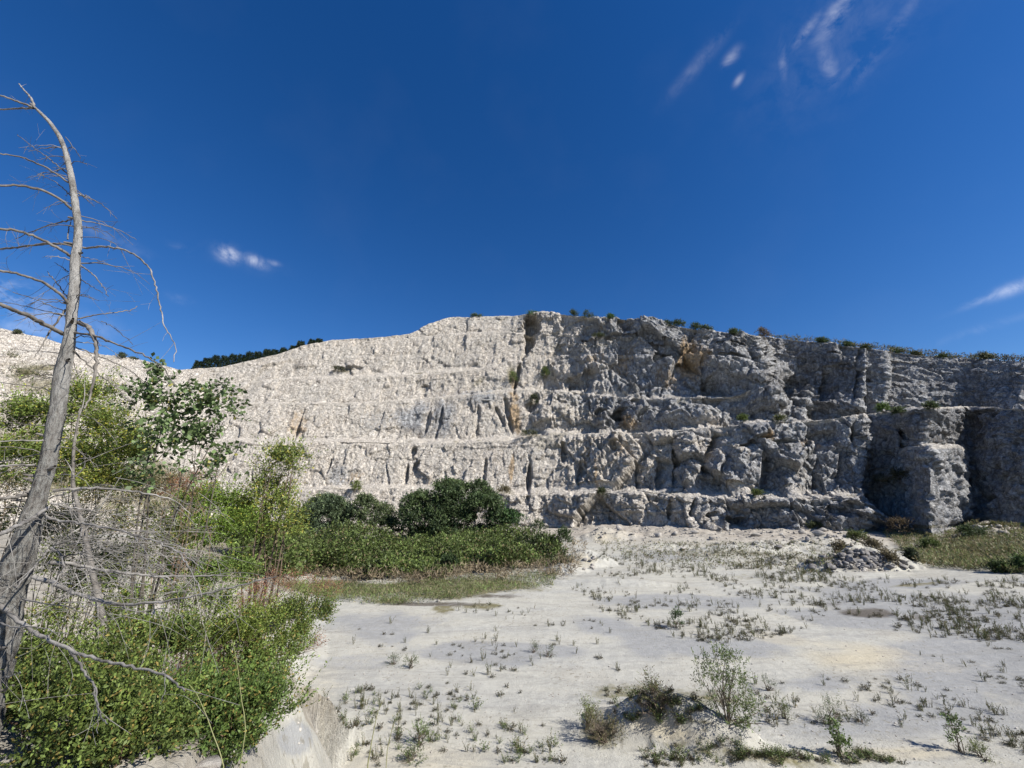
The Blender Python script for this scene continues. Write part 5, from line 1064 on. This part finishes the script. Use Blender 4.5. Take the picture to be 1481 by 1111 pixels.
gplant('leafy_plant', 'low sprawling green plant below the round one at the bottom', 'plant', 598, 1105, [(598, 1097, 18, 8)], 120, .2, 9, .055, .02, (.09, .12, .04), 605, stems=6)
gplant('leafy_plant', 'upright leafy poplar shoot near the bottom right', 'plant', 1217, 1098, [(1215, 1078, 12, 16), (1205, 1055, 6, 10)], 120, .2, 8, .075, .045, (.10, .14, .045), 606, stems=6)
gplant('leafy_plant', 'grey green bushy weed left of the upright poplar shoot', 'plant', 1196, 1052, [(1205, 1030, 12, 16), (1192, 1045, 10, 10)], 150, .26, 10, .06, .016, (.09, .115, .045), 607, stems=8)
gplant('leafy_plant', 'leaning leafy shoot close to the bottom right corner', 'plant', 1392, 1090, [(1378, 1052, 8, 14), (1386, 1075, 6, 12)], 70, .2, 8, .075, .04, (.10, .145, .045), 608, stems=5)
gplant('leafy_plant', 'yellow green spiky plant in the bottom right corner', 'plant', 1425, 1105, [(1420, 1094, 14, 12)], 110, .26, 10, .06, .016, (.12, .14, .045), 609, stems=6)
gplant('leafy_plant', 'dark tuft standing alone on the grey floor at right', 'plant', 1245, 1050, [(1245, 1042, 10, 8)], 90, .2, 9, .055, .014, (.07, .08, .04), 610, stems=6)
gplant('leafy_plant', 'bushy green weed right of the willow sapling', 'plant', 1138, 1046, [(1137, 1034, 10, 11), (1128, 1018, 5, 8)], 110, .24, 9, .06, .018, (.10, .12, .04), 611, stems=6)
gplant('leafy_plant', 'tall double spiked weed just right of the sapling crown', 'plant', 1112, 1003, [(1108, 990, 6, 10), (1118, 998, 5, 7)], 60, .26, 9, .06, .016, (.085, .105, .045), 612, stems=6)
gplant('leafy_plant', 'small narrow green tree alone on the middle floor', 'plant', 979, 912, [(979, 897, 6, 12)], 110, .3, 8, .10, .045, (.06, .095, .035), 613, stems=4)
gplant('leafy_plant', 'twin green tuft on the grey band left of centre', 'plant', 593, 970, [(593, 960, 9, 8)], 80, .24, 9, .07, .018, (.09, .115, .045), 614, stems=6)
gplant('leafy_plant', 'dark green tuft left of the twin tuft', 'plant', 570, 965, [(569, 957, 8, 6)], 70, .24, 9, .07, .018, (.08, .10, .045), 615, stems=6)
gplant('leafy_plant', 'upright tuft on white sand in the middle of the floor', 'plant', 772, 948, [(772, 940, 4, 7)], 50, .28, 9, .07, .018, (.08, .10, .045), 616, stems=5)
gplant('leafy_plant', 'fan shaped tuft on white sand, right of the upright one', 'plant', 794, 954, [(794, 947, 6, 8)], 50, .28, 9, .07, .018, (.08, .10, .045), 617, stems=5)
gplant('leafy_plant', 'yellow green reedy clump beside the brown scrub at the bottom', 'plant', 848, 1060, [(846, 1040, 9, 18), (856, 1035, 6, 12)], 150, .36, 10, .08, .016, (.14, .165, .055), 618, stems=8)
print('tris', sum(len(o.data.polygons) for o in bpy.data.objects if o.type == 'MESH' and o.data.users == 1), 'weeds', len(W_))
